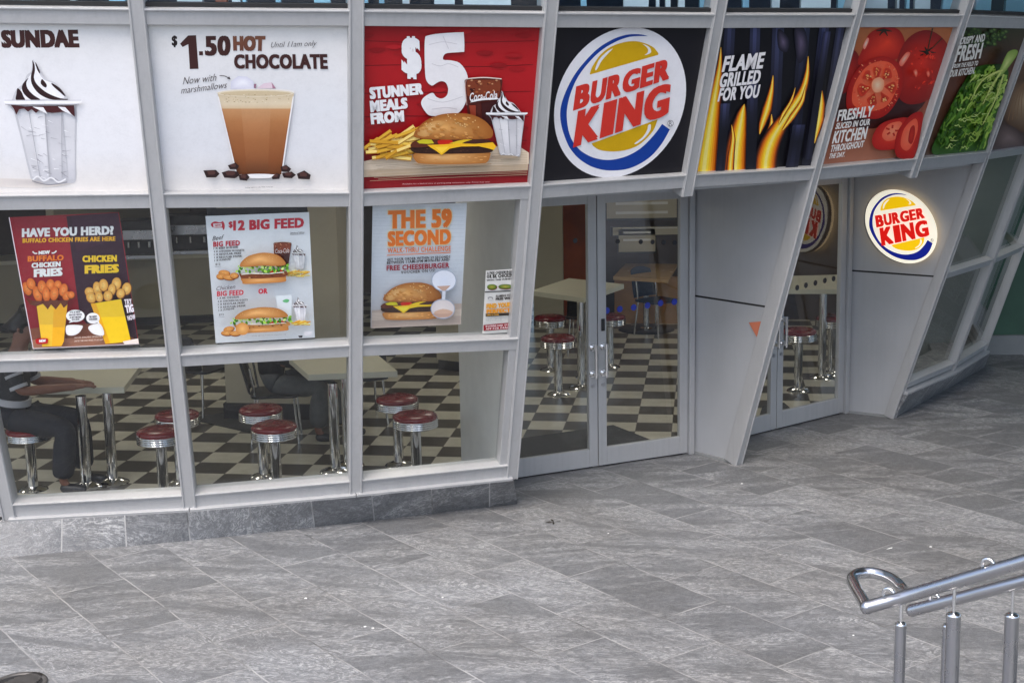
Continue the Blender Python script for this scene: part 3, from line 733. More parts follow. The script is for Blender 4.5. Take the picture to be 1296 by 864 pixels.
def sundae(s, T, detail=True, rb=.84):
    """T maps a 0..1 box (x right, y down) to drawing units"""
    def q(pts): return [T(x, y) for x, y in pts]
    u = abs(T(1, 0)[0] - T(0, 0)[0])
    s.blob(q([(.06, .345), (.95, .345), (.955, .37), (.955 - (.955 - rb) * .45, .60), (.955 - (.955 - rb) * .8, .80), (rb, .955), (rb - .08, .985), (.55, .99), (.45, .97), (.34, .955), (.30, .90), (.20, .65), (.10, .42)]), (196, 196, 201), 3)
    s.vgrad(q([(.11, .36), (.30, .36), (.46, .95), (.34, .93)]), [(214, 214, 218), (222, 222, 226), (206, 206, 210), (214, 214, 218)])
    s.vgrad(q([(.29, .36), (.51, .36), (.57, .965), (.44, .955)]), [(226, 226, 229), (232, 232, 235), (224, 224, 228), (206, 206, 211)])
    s.vgrad(q([(.53, .36), (.74, .36), (rb - .11, .96), (.60, .965)]), [(208, 208, 213), (200, 200, 205), (212, 212, 216), (192, 192, 198)])
    s.vgrad(q([(.76, .36), (.93, .36), (rb - .012, .95), (rb - .09, .96)]), [(222, 222, 226), (212, 212, 216), (216, 216, 220), (200, 200, 206)])
    rnd = random.Random(3)
    for i in range(46 if detail else 14):
        y = rnd.uniform(.46, .95); lo = .12 + (y - .36) * .40; x = rnd.uniform(lo, .80); L = rnd.uniform(.03, .11); a = rnd.uniform(-.3, .9)
        s.stroke(q([(x, y), (x + L * .5, y + L * .28 * a), (x + L, y + L * .5 * a)]), (u * .010, u * .003), rnd.choice([(148, 148, 156), (168, 168, 175), (244, 244, 246), (182, 182, 188)]), False)
    for xx, xe in ((.30, .45), (.52, .585), (.75, .75)): s.stroke(q([(xx, .40), (xe, .94)]), u * .008, (160, 160, 168), False)
    s.stroke(q([(.35, .955), (.42, .93), (.50, .965), (.60, .94), (.70, .975), (.80, .95)]), u * .02, (236, 236, 238)); s.stroke(q([(.34, .965), (.45, .985), (.60, .995), (.82, .975)]), u * .014, (140, 140, 146))
    # sauce under the rim
    s.poly(q([(.05, .362), (.15, .37), (.25, .38), (.5, .37), (.7, .375), (.92, .37), (.93, .46), (.86, .43), (.80, .42), (.62, .43), (.52, .42), (.44, .41), (.40, .43), (.34, .40), (.29, .42), (.24, .395), (.17, .40), (.13, .445), (.10, .40)]), (70, 30, 34))
    s.poly(q([(.35, .38), (.5, .385), (.56, .44), (.42, .40)]), (240, 240, 242)); s.poly(q([(.70, .38), (.8, .385), (.9, .45), (.76, .41)]), (236, 236, 240))
    # swirl: grey-white body with broad ribbons of sauce
    s.blob(q([(.36, .01), (.41, .05), (.46, .10), (.53, .16), (.66, .19), (.76, .25), (.84, .315), (.80, .335), (.12, .335), (.08, .32), (.14, .24), (.23, .20), (.28, .13), (.34, .10)]), (204, 204, 209), 4)
    s.blob(q([(.37, .03), (.42, .08), (.46, .13), (.52, .17), (.64, .20), (.74, .26), (.78, .31), (.50, .32), (.16, .32), (.18, .26), (.26, .21), (.30, .15), (.35, .11)]), (240, 240, 243), 4)
    dk = (44, 22, 26)
    for st in ([(.355, .015), (.385, .05), (.39, .10), (.375, .15), (.41, .20), (.50, .25), (.60, .285), (.74, .315), (.84, .32), (.78, .335), (.62, .325), (.50, .30), (.41, .26), (.345, .20), (.335, .14), (.355, .09), (.36, .05)],
               [(.40, .03), (.45, .09), (.46, .12), (.43, .10), (.405, .06)],
               [(.30, .155), (.27, .19), (.29, .24), (.37, .29), (.46, .325), (.34, .328), (.24, .28), (.21, .235), (.23, .195)],
               [(.15, .235), (.20, .26), (.23, .30), (.25, .33), (.13, .33), (.135, .28)],
               [(.48, .165), (.51, .175), (.55, .21), (.53, .23), (.47, .20)],
               [(.62, .195), (.72, .23), (.79, .28), (.80, .30), (.72, .262), (.63, .215)]):
        s.blob(q(st), dk, 3)
    # rim
    s.poly(q([(-.03, .328), (1.02, .328), (1.03, .345), (.98, .358), (.0, .362), (-.04, .345)]), (244, 244, 246))
    s.stroke(q([(-.03, .330), (.5, .332), (1.02, .330)]), u * .008, (190, 190, 196)); s.stroke(q([(-.02, .362), (.5, .368), (.99, .36)]), u * .012, (170, 170, 176))

def sesame(s, q, rnd, n, sc, col=(240, 205, 140), box=(.12, .88, .04, .30)):
    for i in range(n):
        x = rnd.uniform(box[0], box[1]); y = rnd.uniform(box[2], box[3]); lim = .42 * (abs(x - .5) / .5) ** 2
        if y < lim + .03: continue
        cx, cy = q([(x, y)])[0]; s.ellipse(cx, cy, sc * 1.0, sc * .65, (150, 90, 40), 8, .4); s.ellipse(cx, cy - sc * .2, sc * .85, sc * .55, col, 8, .4)

def cheeseburger(s, T, sc, n=34):
    def q(pts): return [T(x, y) for x, y in pts]
    rnd = random.Random(5)
    s.grad(q([(.06, .80), (.3, .775), (.6, .775), (.9, .77), (.93, .83), (.90, .95), (.82, .985), (.5, 1.0), (.16, .99), (.08, .94)]), (176, 112, 52), (236, 186, 120), T(.35, .86))
    s.blob(q([(.02, .69), (.1, .655), (.5, .66), (.9, .64), (.965, .69), (.94, .77), (.80, .79), (.5, .80), (.2, .80), (.06, .775)]), (58, 34, 26), 3)
    for i in range(26):
        x = rnd.uniform(.06, .92); y = rnd.uniform(.68, .77); cx, cy = q([(x, y)])[0]
        s.ellipse(cx, cy, sc * rnd.uniform(.5, 1.5), sc * .45, rnd.choice([(84, 52, 38), (40, 22, 16), (104, 66, 48)]), 8)
    s.blob(q([(.03, .60), (.15, .52), (.5, .53), (.85, .52), (.95, .59), (.93, .66), (.6, .66), (.3, .66), (.05, .68)]), (92, 42, 24), 3)
    s.poly(q([(.62, .52), (.92, .53), (.95, .60), (.80, .62), (.62, .60)]), (70, 38, 30))
    s.blob(q([(.33, .55), (.42, .52), (.50, .55), (.48, .62), (.36, .625)]), (200, 34, 18), 3)
    s.poly(q([(.09, .56), (.16, .52), (.26, .53), (.29, .60), (.22, .61), (.12, .60)]), (206, 196, 40))
    s.poly(q([(.46, .60), (.56, .55), (.74, .49), (.72, .53), (.64, .57), (.60, .61)]), (232, 196, 40))
    s.poly(q([(.21, .63), (.40, .62), (.55, .60), (.75, .61), (.96, .58), (1.0, .66), (.97, .73), (.92, .70), (.80, .655), (.60, .66), (.47, .70), (.375, .825), (.31, .74), (.25, .68)]), (246, 190, 34))
    s.poly(q([(.30, .67), (.46, .66), (.375, .79)]), (255, 212, 62))
    s.grad(q([(.06, .46), (.09, .33), (.20, .16), (.36, .05), (.54, .02), (.72, .05), (.87, .17), (.955, .34), (.955, .46), (.90, .51), (.7, .525), (.4, .53), (.15, .51)]), (158, 92, 36), (232, 176, 104), T(.38, .30), rings=6)
    s.grad(q([(.10, .43), (.14, .30), (.3, .17), (.42, .2), (.30, .35), (.2, .47)]), (205, 150, 84), (230, 186, 124), rings=4)
    for i in range(60):
        x = rnd.uniform(.08, .94); y = rnd.uniform(.06, .5)
        if y < .03 + .42 * (abs(x - .5) / .5) ** 2 + .03: continue
        cx, cy = q([(x, y)])[0]; r_ = sc * rnd.uniform(.8, 2.4); f_ = 1 - abs(x - .42) * .5
        s.ellipse(cx, cy, r_ * 1.5, r_ * .7, rnd.choice([(206, 146, 78), (196, 132, 62), (222, 164, 94)]) if f_ > .85 else (176, 110, 50), 8, .3)
    sesame(s, q, rnd, n, sc)
    for i in range(18):
        x = rnd.uniform(.1, .9); cx, cy = q([(x, rnd.uniform(.84, .97))])[0]; s.ellipse(cx, cy, sc * 2.2, sc * .6, rnd.choice([(224, 168, 102), (204, 142, 76)]), 8)

def sesame_burger(s, T, sc, long=False):
    """lettuce burger for the small menu sheet"""
    def q(pts): return [T(x, y) for x, y in pts]
    rnd = random.Random(8)
    s.grad(q([(.12, .80), (.5, .80), (.9, .78), (.93, .84), (.90, .95), (.5, .985), (.16, .99), (.12, .92)]), (178, 116, 58), (226, 170, 106), T(.45, .87))
    s.poly(q([(.05, .66), (.95, .62), (.97, .74), (.9, .80), (.5, .83), (.1, .82)]), (122, 66, 40) if not long else (186, 128, 70))
    for i in range(16):
        x = rnd.uniform(.1, .9); cx, cy = q([(x, rnd.uniform(.68, .8))])[0]; s.ellipse(cx, cy, sc * 1.6, sc * .6, rnd.choice([(90, 46, 30), (150, 90, 56), (210, 160, 110)]), 7)
    s.poly(q([(.1, .67), (.3, .64), (.6, .67), (.9, .63), (.9, .66), (.6, .70), (.3, .68), (.1, .70)]), (240, 228, 214))
    s.poly(q([(.55, .58), (.85, .56), (.93, .62), (.6, .66)]), (190, 50, 34))
    for i in range(60):
        x = rnd.uniform(.0, .98); y = rnd.uniform(.42, .62); cx, cy = q([(x, y)])[0]; r = sc * rnd.uniform(1.2, 2.8)
        s.ellipse(cx, cy, r, r * .7, rnd.choice([(116, 170, 52), (160, 204, 84), (72, 132, 34), (196, 222, 132), (52, 104, 26)]), 7, rnd.uniform(0, 3))
    s.grad(q([(.08, .44), (.12, .26), (.26, .10), (.5, .02), (.74, .08), (.88, .24), (.92, .42), (.7, .45), (.5, .43), (.3, .45)]), (164, 106, 52), (226, 174, 110), T(.42, .22))
    sesame(s, q, rnd, 26, sc * .45)

def box_T(x0, y0, x1, y1, skew=0):
    """box to drawing units; skew lifts the right-hand side"""
    return lambda x, y: (x0 + (x1 - x0) * x, y0 + (y1 - y0) * y + skew * x)

def fries(s, T, w, n=26, seed=2, cols=((244, 202, 84), (228, 176, 56), (252, 222, 130), (214, 158, 44))):
    rnd = random.Random(seed)
    for i in range(n):
        x = rnd.uniform(0, .75); y = rnd.uniform(.45 - .3 * x, .95); L = rnd.uniform(.25, .55); a = rnd.uniform(-.9, .25)
        p0 = T(x, y); p1 = T(min(1.05, x + L * math.cos(a)), max(-.05, y + L * math.sin(a)))
        s.stroke([p0, p1], w, rnd.choice(cols), False)
        s.stroke([(p0[0], p0[1] + w * .4), (p1[0], p1[1] + w * .4)], w * .25, (176, 122, 30), False)

def cola(s, T, lw):
    def q(pts): return [T(x, y) for x, y in pts]
    s.blob(q([(.02, .03), (.5, .0), (.98, .03), (1.0, .2), (.95, .55), (.85, .98), (.5, 1.0), (.16, .98), (.05, .6), (.0, .2)]), (84, 30, 24), 3)
    s.poly(q([(.05, .05), (.95, .05), (.97, .2), (.93, .42), (.5, .45), (.07, .4), (.03, .2)]), (128, 58, 34))
    rnd = random.Random(4)
    for i in range(30):
        cx, cy = q([(rnd.uniform(.1, .9), rnd.uniform(.05, .5))])[0]; r = lw * rnd.uniform(.8, 2.0)
        s.ellipse(cx, cy, r, r * .7, rnd.choice([(170, 96, 58), (96, 36, 26), (206, 150, 110), (60, 20, 18)]), 7)
    s.poly(q([(.12, .6), (.3, .6), (.32, .95), (.2, .95)]), (150, 60, 40)); s.poly(q([(.45, .55), (.9, .5), (.8, .96), (.5, .97)]), (58, 16, 18))
    s.stroke(q([(.01, .03), (.5, .0), (.99, .03)]), lw * 1.2, (232, 220, 210))
    s.stroke(q([(.02, .05), (.0, .2), (.06, .6)]), lw * .8, (200, 160, 150))

# 1. sundae
s = band_poster(0, [(222, 221, 219), (229, 229, 231), (231, 231, 234), (228, 228, 231), (222, 217, 212)])
s.zoom(0, 0, 2.817)
s.text('SUNDAE', [(2, 108), (278, 106), (284, 171), (6, 172)], CHO, .07)
s.zoom(0, 60, 4.8)
s.grad([(-60, 800), (200, 800), (450, 815), (300, 850), (40, 850), (-60, 840)], (221, 214, 208), (196, 190, 188), (250, 818))
sundae(s, lambda x, y: (38 + 445 * x + 6 * y, 68 + 770 * y), True, .935)
inks(s.build('window_poster', M['print']), 'white panel with a chocolate sundae in a clear cup, SUNDAE in brown')
# 2. hot chocolate
s = band_poster(1, [(224, 223, 220), (226, 226, 227), (222, 224, 228), (222, 223, 227), (222, 218, 214)])
s.zoom(205, 30, 5.76)
s.text('$', [(70, 88), (112, 88), (112, 174), (72, 174)], (30, 20, 22), .04)
s.poly([(190, 88), (248, 86), (266, 330), (203, 332), (192, 150), (150, 172), (132, 148)], CHO)
s.poly([(270, 203), (298, 203), (299, 232), (271, 232)], CHO)
s.text('50', [(310, 90), (500, 88), (500, 236), (314, 236)], CHO, .05)
s.text('HOT', [(516, 90), (755, 90), (750, 203), (520, 200)], (122, 78, 58), .075, c2=(104, 62, 48))
s.text('CHOCOLATE', [(524, 225), (1205, 222), (1210, 333), (526, 330)], CHO, .055)
s.line('Until 11am only', 795, 188, 1128, 176, 52, (70, 64, 66), -.008, 2, .35)
s.line('Now with', 152, 445, 396, 418, 52, (70, 64, 66), -.006, 2, .3)
s.line('marshmallows', 138, 512, 474, 470, 48, (70, 64, 66), -.006, 2, .3)
s.stroke([(420, 380), (460, 384), (492, 402)], 5, (60, 54, 56)); s.poly([(500, 408), (474, 402), (490, 386)], (60, 54, 56))
s.zoom(0, 0, 2.817)
s.grad([(822, 318), (824, 290), (850, 272), (880, 274), (905, 292), (908, 318)], (214, 214, 228), (244, 244, 250), sm=False)
s.poly([(915, 316), (940, 298), (968, 294), (982, 316)], (226, 206, 216)); s.poly([(968, 294), (984, 316), (972, 316)], (176, 130, 150)); s.poly([(905, 300), (914, 300), (912, 316), (905, 314)], (150, 110, 130))
s.blob([(774, 334), (800, 322), (910, 317), (1020, 320), (1050, 330), (1046, 350), (1010, 600), (1000, 625), (970, 634), (910, 637), (860, 632), (840, 618), (780, 350)], (232, 228, 224), 4)
s.vgrad([(790, 386), (1040, 386), (1003, 622), (846, 622)], [(196, 146, 100), (176, 118, 72), (158, 100, 58), (148, 90, 50), (132, 76, 40), (100, 56, 30)])
s.vgrad([(860, 388), (965, 388), (955, 610), (880, 610)], [(196, 148, 104), (180, 124, 80), (162, 104, 62), (146, 90, 52), (104, 60, 34)])
s.vgrad([(776, 335), (1048, 332), (1040, 388), (788, 388)], [(206, 188, 156), (216, 200, 170), (222, 206, 178), (214, 186, 148)])
s.ellipse(911, 333, 136, 13, (226, 214, 190), 40); s.ellipse(911, 334, 126, 9, (206, 188, 154), 40)
rnd = random.Random(11)
for i in range(60): s.ellipse(rnd.uniform(800, 1030), rnd.uniform(336, 366), rnd.uniform(1, 3.4), 1.2, rnd.choice([(150, 124, 84), (186, 164, 124), (232, 222, 200)]), 7)
s.stroke([(1046, 345), (1022, 500), (1006, 615)], 5, (238, 236, 236)); s.stroke([(778, 345), (820, 520), (842, 615)], 4, (236, 234, 234))
s.ellipse(925, 628, 66, 8, (240, 238, 238), 24)
for pts in ([(725, 608), (770, 606), (783, 620), (770, 633), (736, 633)], [(790, 615), (815, 608), (848, 612), (855, 625), (838, 636), (800, 634)], [(812, 590), (840, 580), (852, 592), (846, 604), (820, 604)], [(850, 624), (880, 620), (890, 632), (880, 645), (855, 642)],
            [(968, 632), (985, 618), (1000, 622), (996, 638), (972, 640)], [(1000, 596), (1020, 588), (1038, 602), (1030, 614), (1004, 612)], [(1005, 618), (1040, 612), (1055, 624), (1040, 636), (1012, 634)], [(1058, 620), (1085, 608), (1108, 624), (1104, 640), (1064, 638)]):
    s.poly(pts, (44, 26, 26)); c = np.mean(pts, 0); s.poly([tuple(c + (np.array(p) - c) * .55 + np.array((-2, -4))) for p in pts], (82, 52, 48))
s.line('Serving suggestion only. While stocks last.', 874, 672, 974, 669, 5, (120, 116, 116), .02, 1)
inks(s.build('window_poster', M['print']), 'white panel with a glass of hot chocolate and the price $1.50')
# 3. five dollar meals
s = band_poster(2, [(150, 18, 26), (172, 22, 30), (166, 20, 28), (150, 16, 26), (132, 12, 22)])
s.zoom(440, 0, 2.817)
rnd = random.Random(21)
for y in (150, 235, 330, 420, 505):
    s.stroke([(60, y + rnd.uniform(-6, 6)), (250, y + rnd.uniform(-6, 6)), (450, y + rnd.uniform(-6, 6)), (680 - y * .08, y - 4)], 2.6, (112, 10, 18))
for i in range(26):
    x = rnd.uniform(60, 630); y = rnd.uniform(100, 500); s.blob([(x - 30, y), (x, y - 9), (x + 34, y - 2), (x + 6, y + 9)], rnd.choice([(158, 20, 28), (178, 26, 34), (142, 15, 23)]), 3)
s.vgrad([(52, 520), (640, 515), (638, 625), (52, 632)], [(146, 14, 22), (120, 12, 20), (110, 10, 18)])
# board
s.poly([(55, 576), (130, 560), (600, 515), (646, 545), (642, 607), (55, 632)], (204, 184, 158))
s.poly([(55, 576), (130, 560), (600, 515), (646, 545), (646, 585), (55, 606)], (226, 208, 184))
for i in range(14):
    y = 545 + i * 6; s.stroke([(70 + rnd.uniform(0, 60), y + 22), (350, y + rnd.uniform(6, 12)), (640, y)], 1.3, (196, 172, 142))
# $5
s.text('$', [(192, 130), (258, 130), (266, 285), (192, 280)], W_, .07, 4)
five = [(284, 128), (330, 120), (405, 116), (414, 122), (416, 180), (408, 186), (356, 190), (342, 200), (342, 214), (368, 216), (400, 226), (424, 260), (430, 300), (424, 355), (404, 395), (370, 412), (300, 414), (278, 400), (262, 372), (268, 352), (286, 338), (304, 332), (316, 346), (336, 352), (354, 340), (358, 316), (350, 296), (334, 290), (318, 296), (300, 306), (282, 290), (276, 260), (274, 180), (276, 138)]
s.poly(catmull(five, 3), (236, 234, 236))
for p in ([(290, 160), (340, 150), (390, 158)], [(300, 228), (330, 236), (360, 228), (395, 240)], [(285, 352), (340, 365), (410, 345)], [(300, 390), (350, 384), (390, 390)], [(340, 130), (360, 175)]): s.stroke(p, 2, (206, 202, 206))
for ln, a, b, c, d in (('STUNNER', (76, 312), (268, 296), (270, 337), (80, 355)), ('MEALS', (78, 360), (212, 348), (215, 387), (82, 402)), ('FROM', (80, 405), (200, 393), (202, 434), (84, 445))): s.text(ln, [a, b, c, d], W_, .07)
cola(s, lambda x, y: (420 + 130 * x - 4 * y, 277 + 165 * y), 3)
s.text('Coca-Cola', [(434, 332), (532, 324), (534, 352), (436, 362)], W_, .02, 3, .3)
s.blob([(436, 366), (470, 352), (530, 350), (532, 355), (480, 358)], W_, 3)
sundae(s, lambda x, y: (498 + 140 * x, 322 + 242 * y), False)
s.ellipse(560, 560, 48, 6, (168, 150, 128), 20)
fries(s, box_T(56, 455, 248, 572), 13, 40, 3)
s.ellipse(375, 585, 140, 7, (164, 140, 112), 24)
cheeseburger(s, lambda x, y: (218 + 312 * x, 400 + 186 * y), 3.0)
s.line('Available for a limited time at participating restaurants only. Prices may vary.', 195, 660, 508, 652, 6, (206, 160, 160), .02, 1)
inks(s.build('window_poster', M['print']), 'red panel with a giant white $5, a cheeseburger and fries')

# 4. round logo on black
def logo(s, T, cw, cr, cy, cb, reg=True, hi=True):
    """T maps the round emblem's own units (measured on the big panel) to drawing units"""
    def q(pts): return [T(*p) for p in pts]
    ring = [(366 + 355 * math.cos(a) + 65 * math.sin(a), 431 - 411 * math.sin(a)) for a in [2 * math.pi * i / 72 for i in range(72)]]
    s.poly(q(ring), cw)
    s.poly(q(catmull([(520, 69), (470, 59), (400, 62), (320, 90), (230, 150), (130, 262), (70, 370), (40, 470), (46, 560), (76, 650), (106, 700), (150, 745), (220, 785), (310, 803), (420, 790), (520, 737), (590, 662), (638, 579)], 5, False) +
                  catmull([(596, 549), (550, 610), (480, 680), (400, 725), (310, 745), (230, 735), (170, 708), (132, 676), (100, 630), (80, 560), (76, 470), (100, 370), (150, 270), (240, 167), (330, 106), (420, 73), (520, 69)], 5, False)), cb)
    s.poly(q(catmull([(200, 277), (215, 235), (260, 170), (320, 125), (400, 100), (470, 99), (540, 125), (566, 150), (576, 165)], 5, False) + [(573, 172), (203, 279)]), cy)
    s.poly(q([(211, 655), (570, 524)] + catmull([(570, 528), (545, 588), (480, 655), (410, 688), (330, 699), (260, 692), (225, 674), (211, 657)], 4, False)), cy)
    if hi:
        s.blob(q([(230, 250), (250, 200), (290, 158), (326, 137), (300, 165), (265, 205), (240, 250)]), cw, 4)
        s.blob(q([(490, 112), (525, 128), (536, 155), (520, 168), (500, 172), (516, 160), (518, 140), (505, 124)]), cw, 4)
        s.blob(q([(445, 655), (490, 620), (515, 580), (520, 556), (534, 552), (530, 585), (500, 625), (460, 655)]), cw, 4)
    def word(st, quads):
        for ch, qd in zip(st, quads): s.text(ch, q(qd), cr, .055, 4)
    def split(tl, tr, br, bl, ws):
        tot = sum(ws); x = 0; out = []; gp = .004 if len(ws) > 4 else .009
        tl, tr, br, bl = map(np.array, (tl, tr, br, bl)); gap = gp
        for wd in ws:
            a = x / tot + gap; b = (x + wd) / tot - gap; x += wd
            out.append([tuple(tl + (tr - tl) * a), tuple(tl + (tr - tl) * b), tuple(bl + (br - bl) * b), tuple(bl + (br - bl) * a)])
        return out
    word('BURGER', split((124, 345), (648, 186), (636, 302), (106, 478), [1.05, 1.02, 1.0, 1.16, .86, 1.05]))
    word('KING', split((132, 480), (652, 318), (634, 498), (104, 680), [1.25, .72, 1.3, 1.3]))
    if reg:
        s.ellipse(*T(642, 545), abs(T(660, 545)[0] - T(642, 545)[0]) * .9, abs(T(660, 545)[0] - T(642, 545)[0]) * .95, (70, 70, 78), 20)
        s.ellipse(*T(642, 545), abs(T(660, 545)[0] - T(642, 545)[0]) * .76, abs(T(660, 545)[0] - T(642, 545)[0]) * .8, cw, 20)
        s.text('R', q([(635, 534), (651, 532), (650, 556), (635, 558)]), (70, 70, 78), .0, 2)
s = band_poster(3, [(24, 23, 29), (23, 22, 28)])
s.zoom(700, 30, 4.318)
logo(s, lambda x, y: (x, y), (231, 231, 236), (206, 52, 42), (206, 164, 10), (14, 60, 150))
inks(s.build('window_poster', M['print']), 'black panel filled by a big round BURGER KING emblem')

# 5. flame grill
s = band_poster(4, [(14, 13, 20), (15, 14, 20), (17, 16, 22), (18, 17, 24), (16, 15, 22)])
s.zoom(860, 0, 2.972)
def bar(xt, yt, xb, yb, wd, hi=(70, 76, 104)):
    mid_ = (28, 29, 42)
    for sx, f in ((-1, .55), (1, .8)):
        pass
    n = 8
    for j, (a0, a1, fc) in enumerate(((-.5, -.2, .55), (-.2, .15, 1.0), (.15, .5, .6))):
        cols = []
        for i in range(n + 1):
            u = i / n; g0 = max(0, 1 - u * 2.6); m2 = .5 + .5 * math.sin(u * 5 + xt * .05)
            cols.append(tuple((np.array((22, 22, 32)) + (np.array(hi) - 22) * g0 * fc * .9 + np.array((22, 24, 36)) * m2 * fc * .8).clip(0, 255)))
        s.vgrad([(xt + wd * a0, yt), (xt + wd * a1, yt), (xb + wd * a1, yb), (xb + wd * a0, yb)], cols)
for a in ((190, 100, 160, 640, 40), (285, 100, 268, 640, 38), (372, 100, 350, 640, 44), (470, 100, 425, 640, 42), (545, 100, 475, 640, 36), (606, 100, 530, 600, 30)): bar(*a)
for p in ([(372, 110), (412, 150), (404, 196), (372, 180)], [(432, 104), (470, 110), (482, 190), (446, 236)]): s.grad(p, (26, 25, 38), (104, 92, 118))
FY, FO, FD = (255, 222, 44), (242, 142, 26), (150, 58, 18)
def sharp(pts, tip=0):
    q = list(pts); t_ = q[tip]; return q[:tip] + [t_, t_, t_] + q[tip + 1:]
def flame(pts, e, c, ctr=None, pw=1.2): s.grad(sharp(pts), e, c, ctr, 5, True, 7, pw)
def tongue(path):
    pts = [(x, y) for x, y, w_ in path]; ws = [w_ * 1.32 for x, y, w_ in path]
    for f, c in ((1.30, (44, 22, 18)), (1.16, (96, 40, 16)), (1.02, (168, 72, 16)), (.88, (222, 116, 20)), (.70, (242, 156, 26)), (.52, (252, 194, 34)), (.34, (255, 222, 62)), (.16, (255, 238, 130))):
        s.stroke(pts, [v * f for v in ws], c, True, 6)
tongue([(352, 284, 1), (346, 340, 12), (330, 410, 22), (312, 465, 17), (301, 505, 2)])
tongue([(156, 178, 1), (150, 260, 14), (130, 380, 34), (110, 500, 54), (96, 600, 66), (90, 662, 68)])
tongue([(244, 392, 1), (236, 430, 24), (224, 500, 42), (214, 570, 52), (208, 655, 58)])
tongue([(196, 470, 1), (202, 520, 10), (194, 590, 16), (190, 650, 18)])
tongue([(346, 430, 1), (346, 470, 12), (336, 520, 24), (326, 580, 26)])
tongue([(484, 212, 1), (480, 280, 12), (460, 350, 20), (416, 420, 26), (374, 480, 34), (342, 540, 44), (326, 600, 50), (322, 658, 52)])
tongue([(474, 320, 1), (462, 380, 10), (424, 440, 14), (388, 490, 4)])
tongue([(436, 330, 1), (420, 380, 7), (390, 430, 9), (372, 470, 2)])
tongue([(534, 334, 1), (532, 390, 20), (524, 450, 26), (514, 505, 12), (508, 540, 1)])
bar(172, 390, 152, 652, 34, (60, 64, 88)); bar(275, 300, 268, 650, 40, (50, 52, 74)); bar(450, 470, 420, 640, 46, (60, 64, 90)); bar(556, 120, 484, 600, 26, (64, 66, 92))
for ln, a, b, c, d in (('FLAME', (172, 212), (325, 196), (312, 258), (158, 272)), ('GRILLED', (158, 276), (310, 262), (300, 315), (147, 332)), ('FOR YOU', (154, 332), (305, 318), (296, 368), (142, 384))): s.text(ln, [a, b, c, d], (236, 234, 236), .045)
inks(s.build('window_poster', M['print']), 'black panel of yellow flames licking up a grill, FLAME GRILLED FOR YOU')

# 6. tomatoes
s = band_poster(5, [(172, 104, 62), (158, 84, 48), (120, 44, 30), (126, 62, 44), (150, 92, 70), (158, 100, 76)])
s.zoom(1040, 0, 3.927)
TE, TC = (122, 16, 12), (206, 46, 26)
s.grad([(70, 520), (110, 330), (210, 300), (300, 420), (520, 500), (560, 420), (470, 560), (250, 640), (90, 600)], (60, 26, 24), (36, 18, 20))
s.grad([(95, 300), (130, 250), (175, 262), (188, 330), (150, 430), (95, 470), (75, 420)], (110, 14, 12), (176, 34, 22))
s.grad([(205, 240), (240, 165), (320, 135), (385, 150), (414, 215), (395, 280), (300, 320), (200, 330), (180, 300)], (150, 22, 14), (216, 58, 32), (330, 210))
s.grad([(375, 300), (430, 190), (520, 150), (600, 190), (630, 270), (560, 470), (440, 520), (372, 460)], TE, (204, 42, 24), (500, 300))
s.grad([(205, 230), (225, 190), (235, 200), (215, 245)], (220, 110, 90), (246, 200, 186)); s.grad([(385, 310), (420, 262), (440, 270), (400, 330)], (214, 90, 70), (240, 170, 150))
for a in (0, .8, 1.7, 2.6, 3.4, 4.4, 5.3): s.stroke([(525, 260), (525 + 42 * math.cos(a), 262 + 30 * math.sin(a))], (13, 3), (30, 28, 20))
s.stroke([(525, 258), (540, 190), (552, 140)], 5, (40, 44, 24)); s.stroke([(540, 250), (600, 190)], 4, (40, 44, 24))
for a in (0.2, 1.1, 2.2, 3.0): s.stroke([(310, 150), (310 + 40 * math.cos(a), 150 + 34 * math.sin(a))], (14, 3), (44, 34, 20))
s.grad([(122, 500), (135, 420), (190, 330), (270, 285), (345, 290), (395, 340), (400, 440), (350, 540), (280, 590), (180, 580), (130, 545)], (150, 20, 14), (214, 62, 36), (270, 420))
s.grad([(150, 490), (165, 415), (220, 335), (290, 305), (350, 320), (380, 380), (370, 450), (320, 530), (230, 555), (165, 530)], (220, 84, 54), (232, 120, 84), (275, 420))
rt = random.Random(41)
for a, r0, r1, ww in ((.15, 36, 92, .34), (1.05, 38, 86, .30), (1.95, 40, 94, .32), (2.9, 38, 98, .34), (3.85, 36, 86, .30), (4.7, 34, 84, .28), (5.5, 36, 90, .32)):
    cx, cy = 278, 425
    pl_ = [(cx + r * math.cos(a + d) * rt.uniform(.94, 1.06), cy + r * math.sin(a + d) * 1.12 * rt.uniform(.94, 1.06)) for r, d in ((r0, -.05), (r0 * 1.5, -ww * .8), (r1 * .9, -ww), (r1, -ww * .3), (r1, ww * .4), (r1 * .85, ww), (r0 * 1.5, ww * .7), (r0, .08))]
    s.grad(pl_, (196, 56, 34), (150, 26, 16), n=4)
    for i in range(7):
        r = rt.uniform(r0 * 1.25, r1 * .92); d = rt.uniform(-ww, ww) * .6; s.ellipse(cx + r * math.cos(a + d), cy + r * math.sin(a + d) * 1.12, 5.2, 3.4, rt.choice([(226, 150, 84), (210, 110, 60), (236, 180, 120)]), 8, a)
for i in range(50):
    a = rt.uniform(0, 6.28); r = rt.uniform(98, 112); s.ellipse(272 + r * math.cos(a) * 1.02, 428 + r * math.sin(a) * 1.18, rt.uniform(3, 8), 2.5, rt.choice([(226, 96, 66), (206, 62, 38), (236, 128, 92)]), 8, a)
for i in range(40): s.ellipse(rt.uniform(445, 560), rt.uniform(240, 440), rt.uniform(4, 12), rt.uniform(3, 7), rt.choice([(190, 38, 22), (212, 52, 30), (170, 28, 18)]), 8, rt.uniform(0, 3))
s.grad([(455, 355), (470, 345), (478, 365), (468, 385)], (200, 60, 40), (236, 150, 130)); s.grad([(520, 360), (532, 352), (538, 372), (528, 385)], (200, 60, 40), (232, 140, 120))
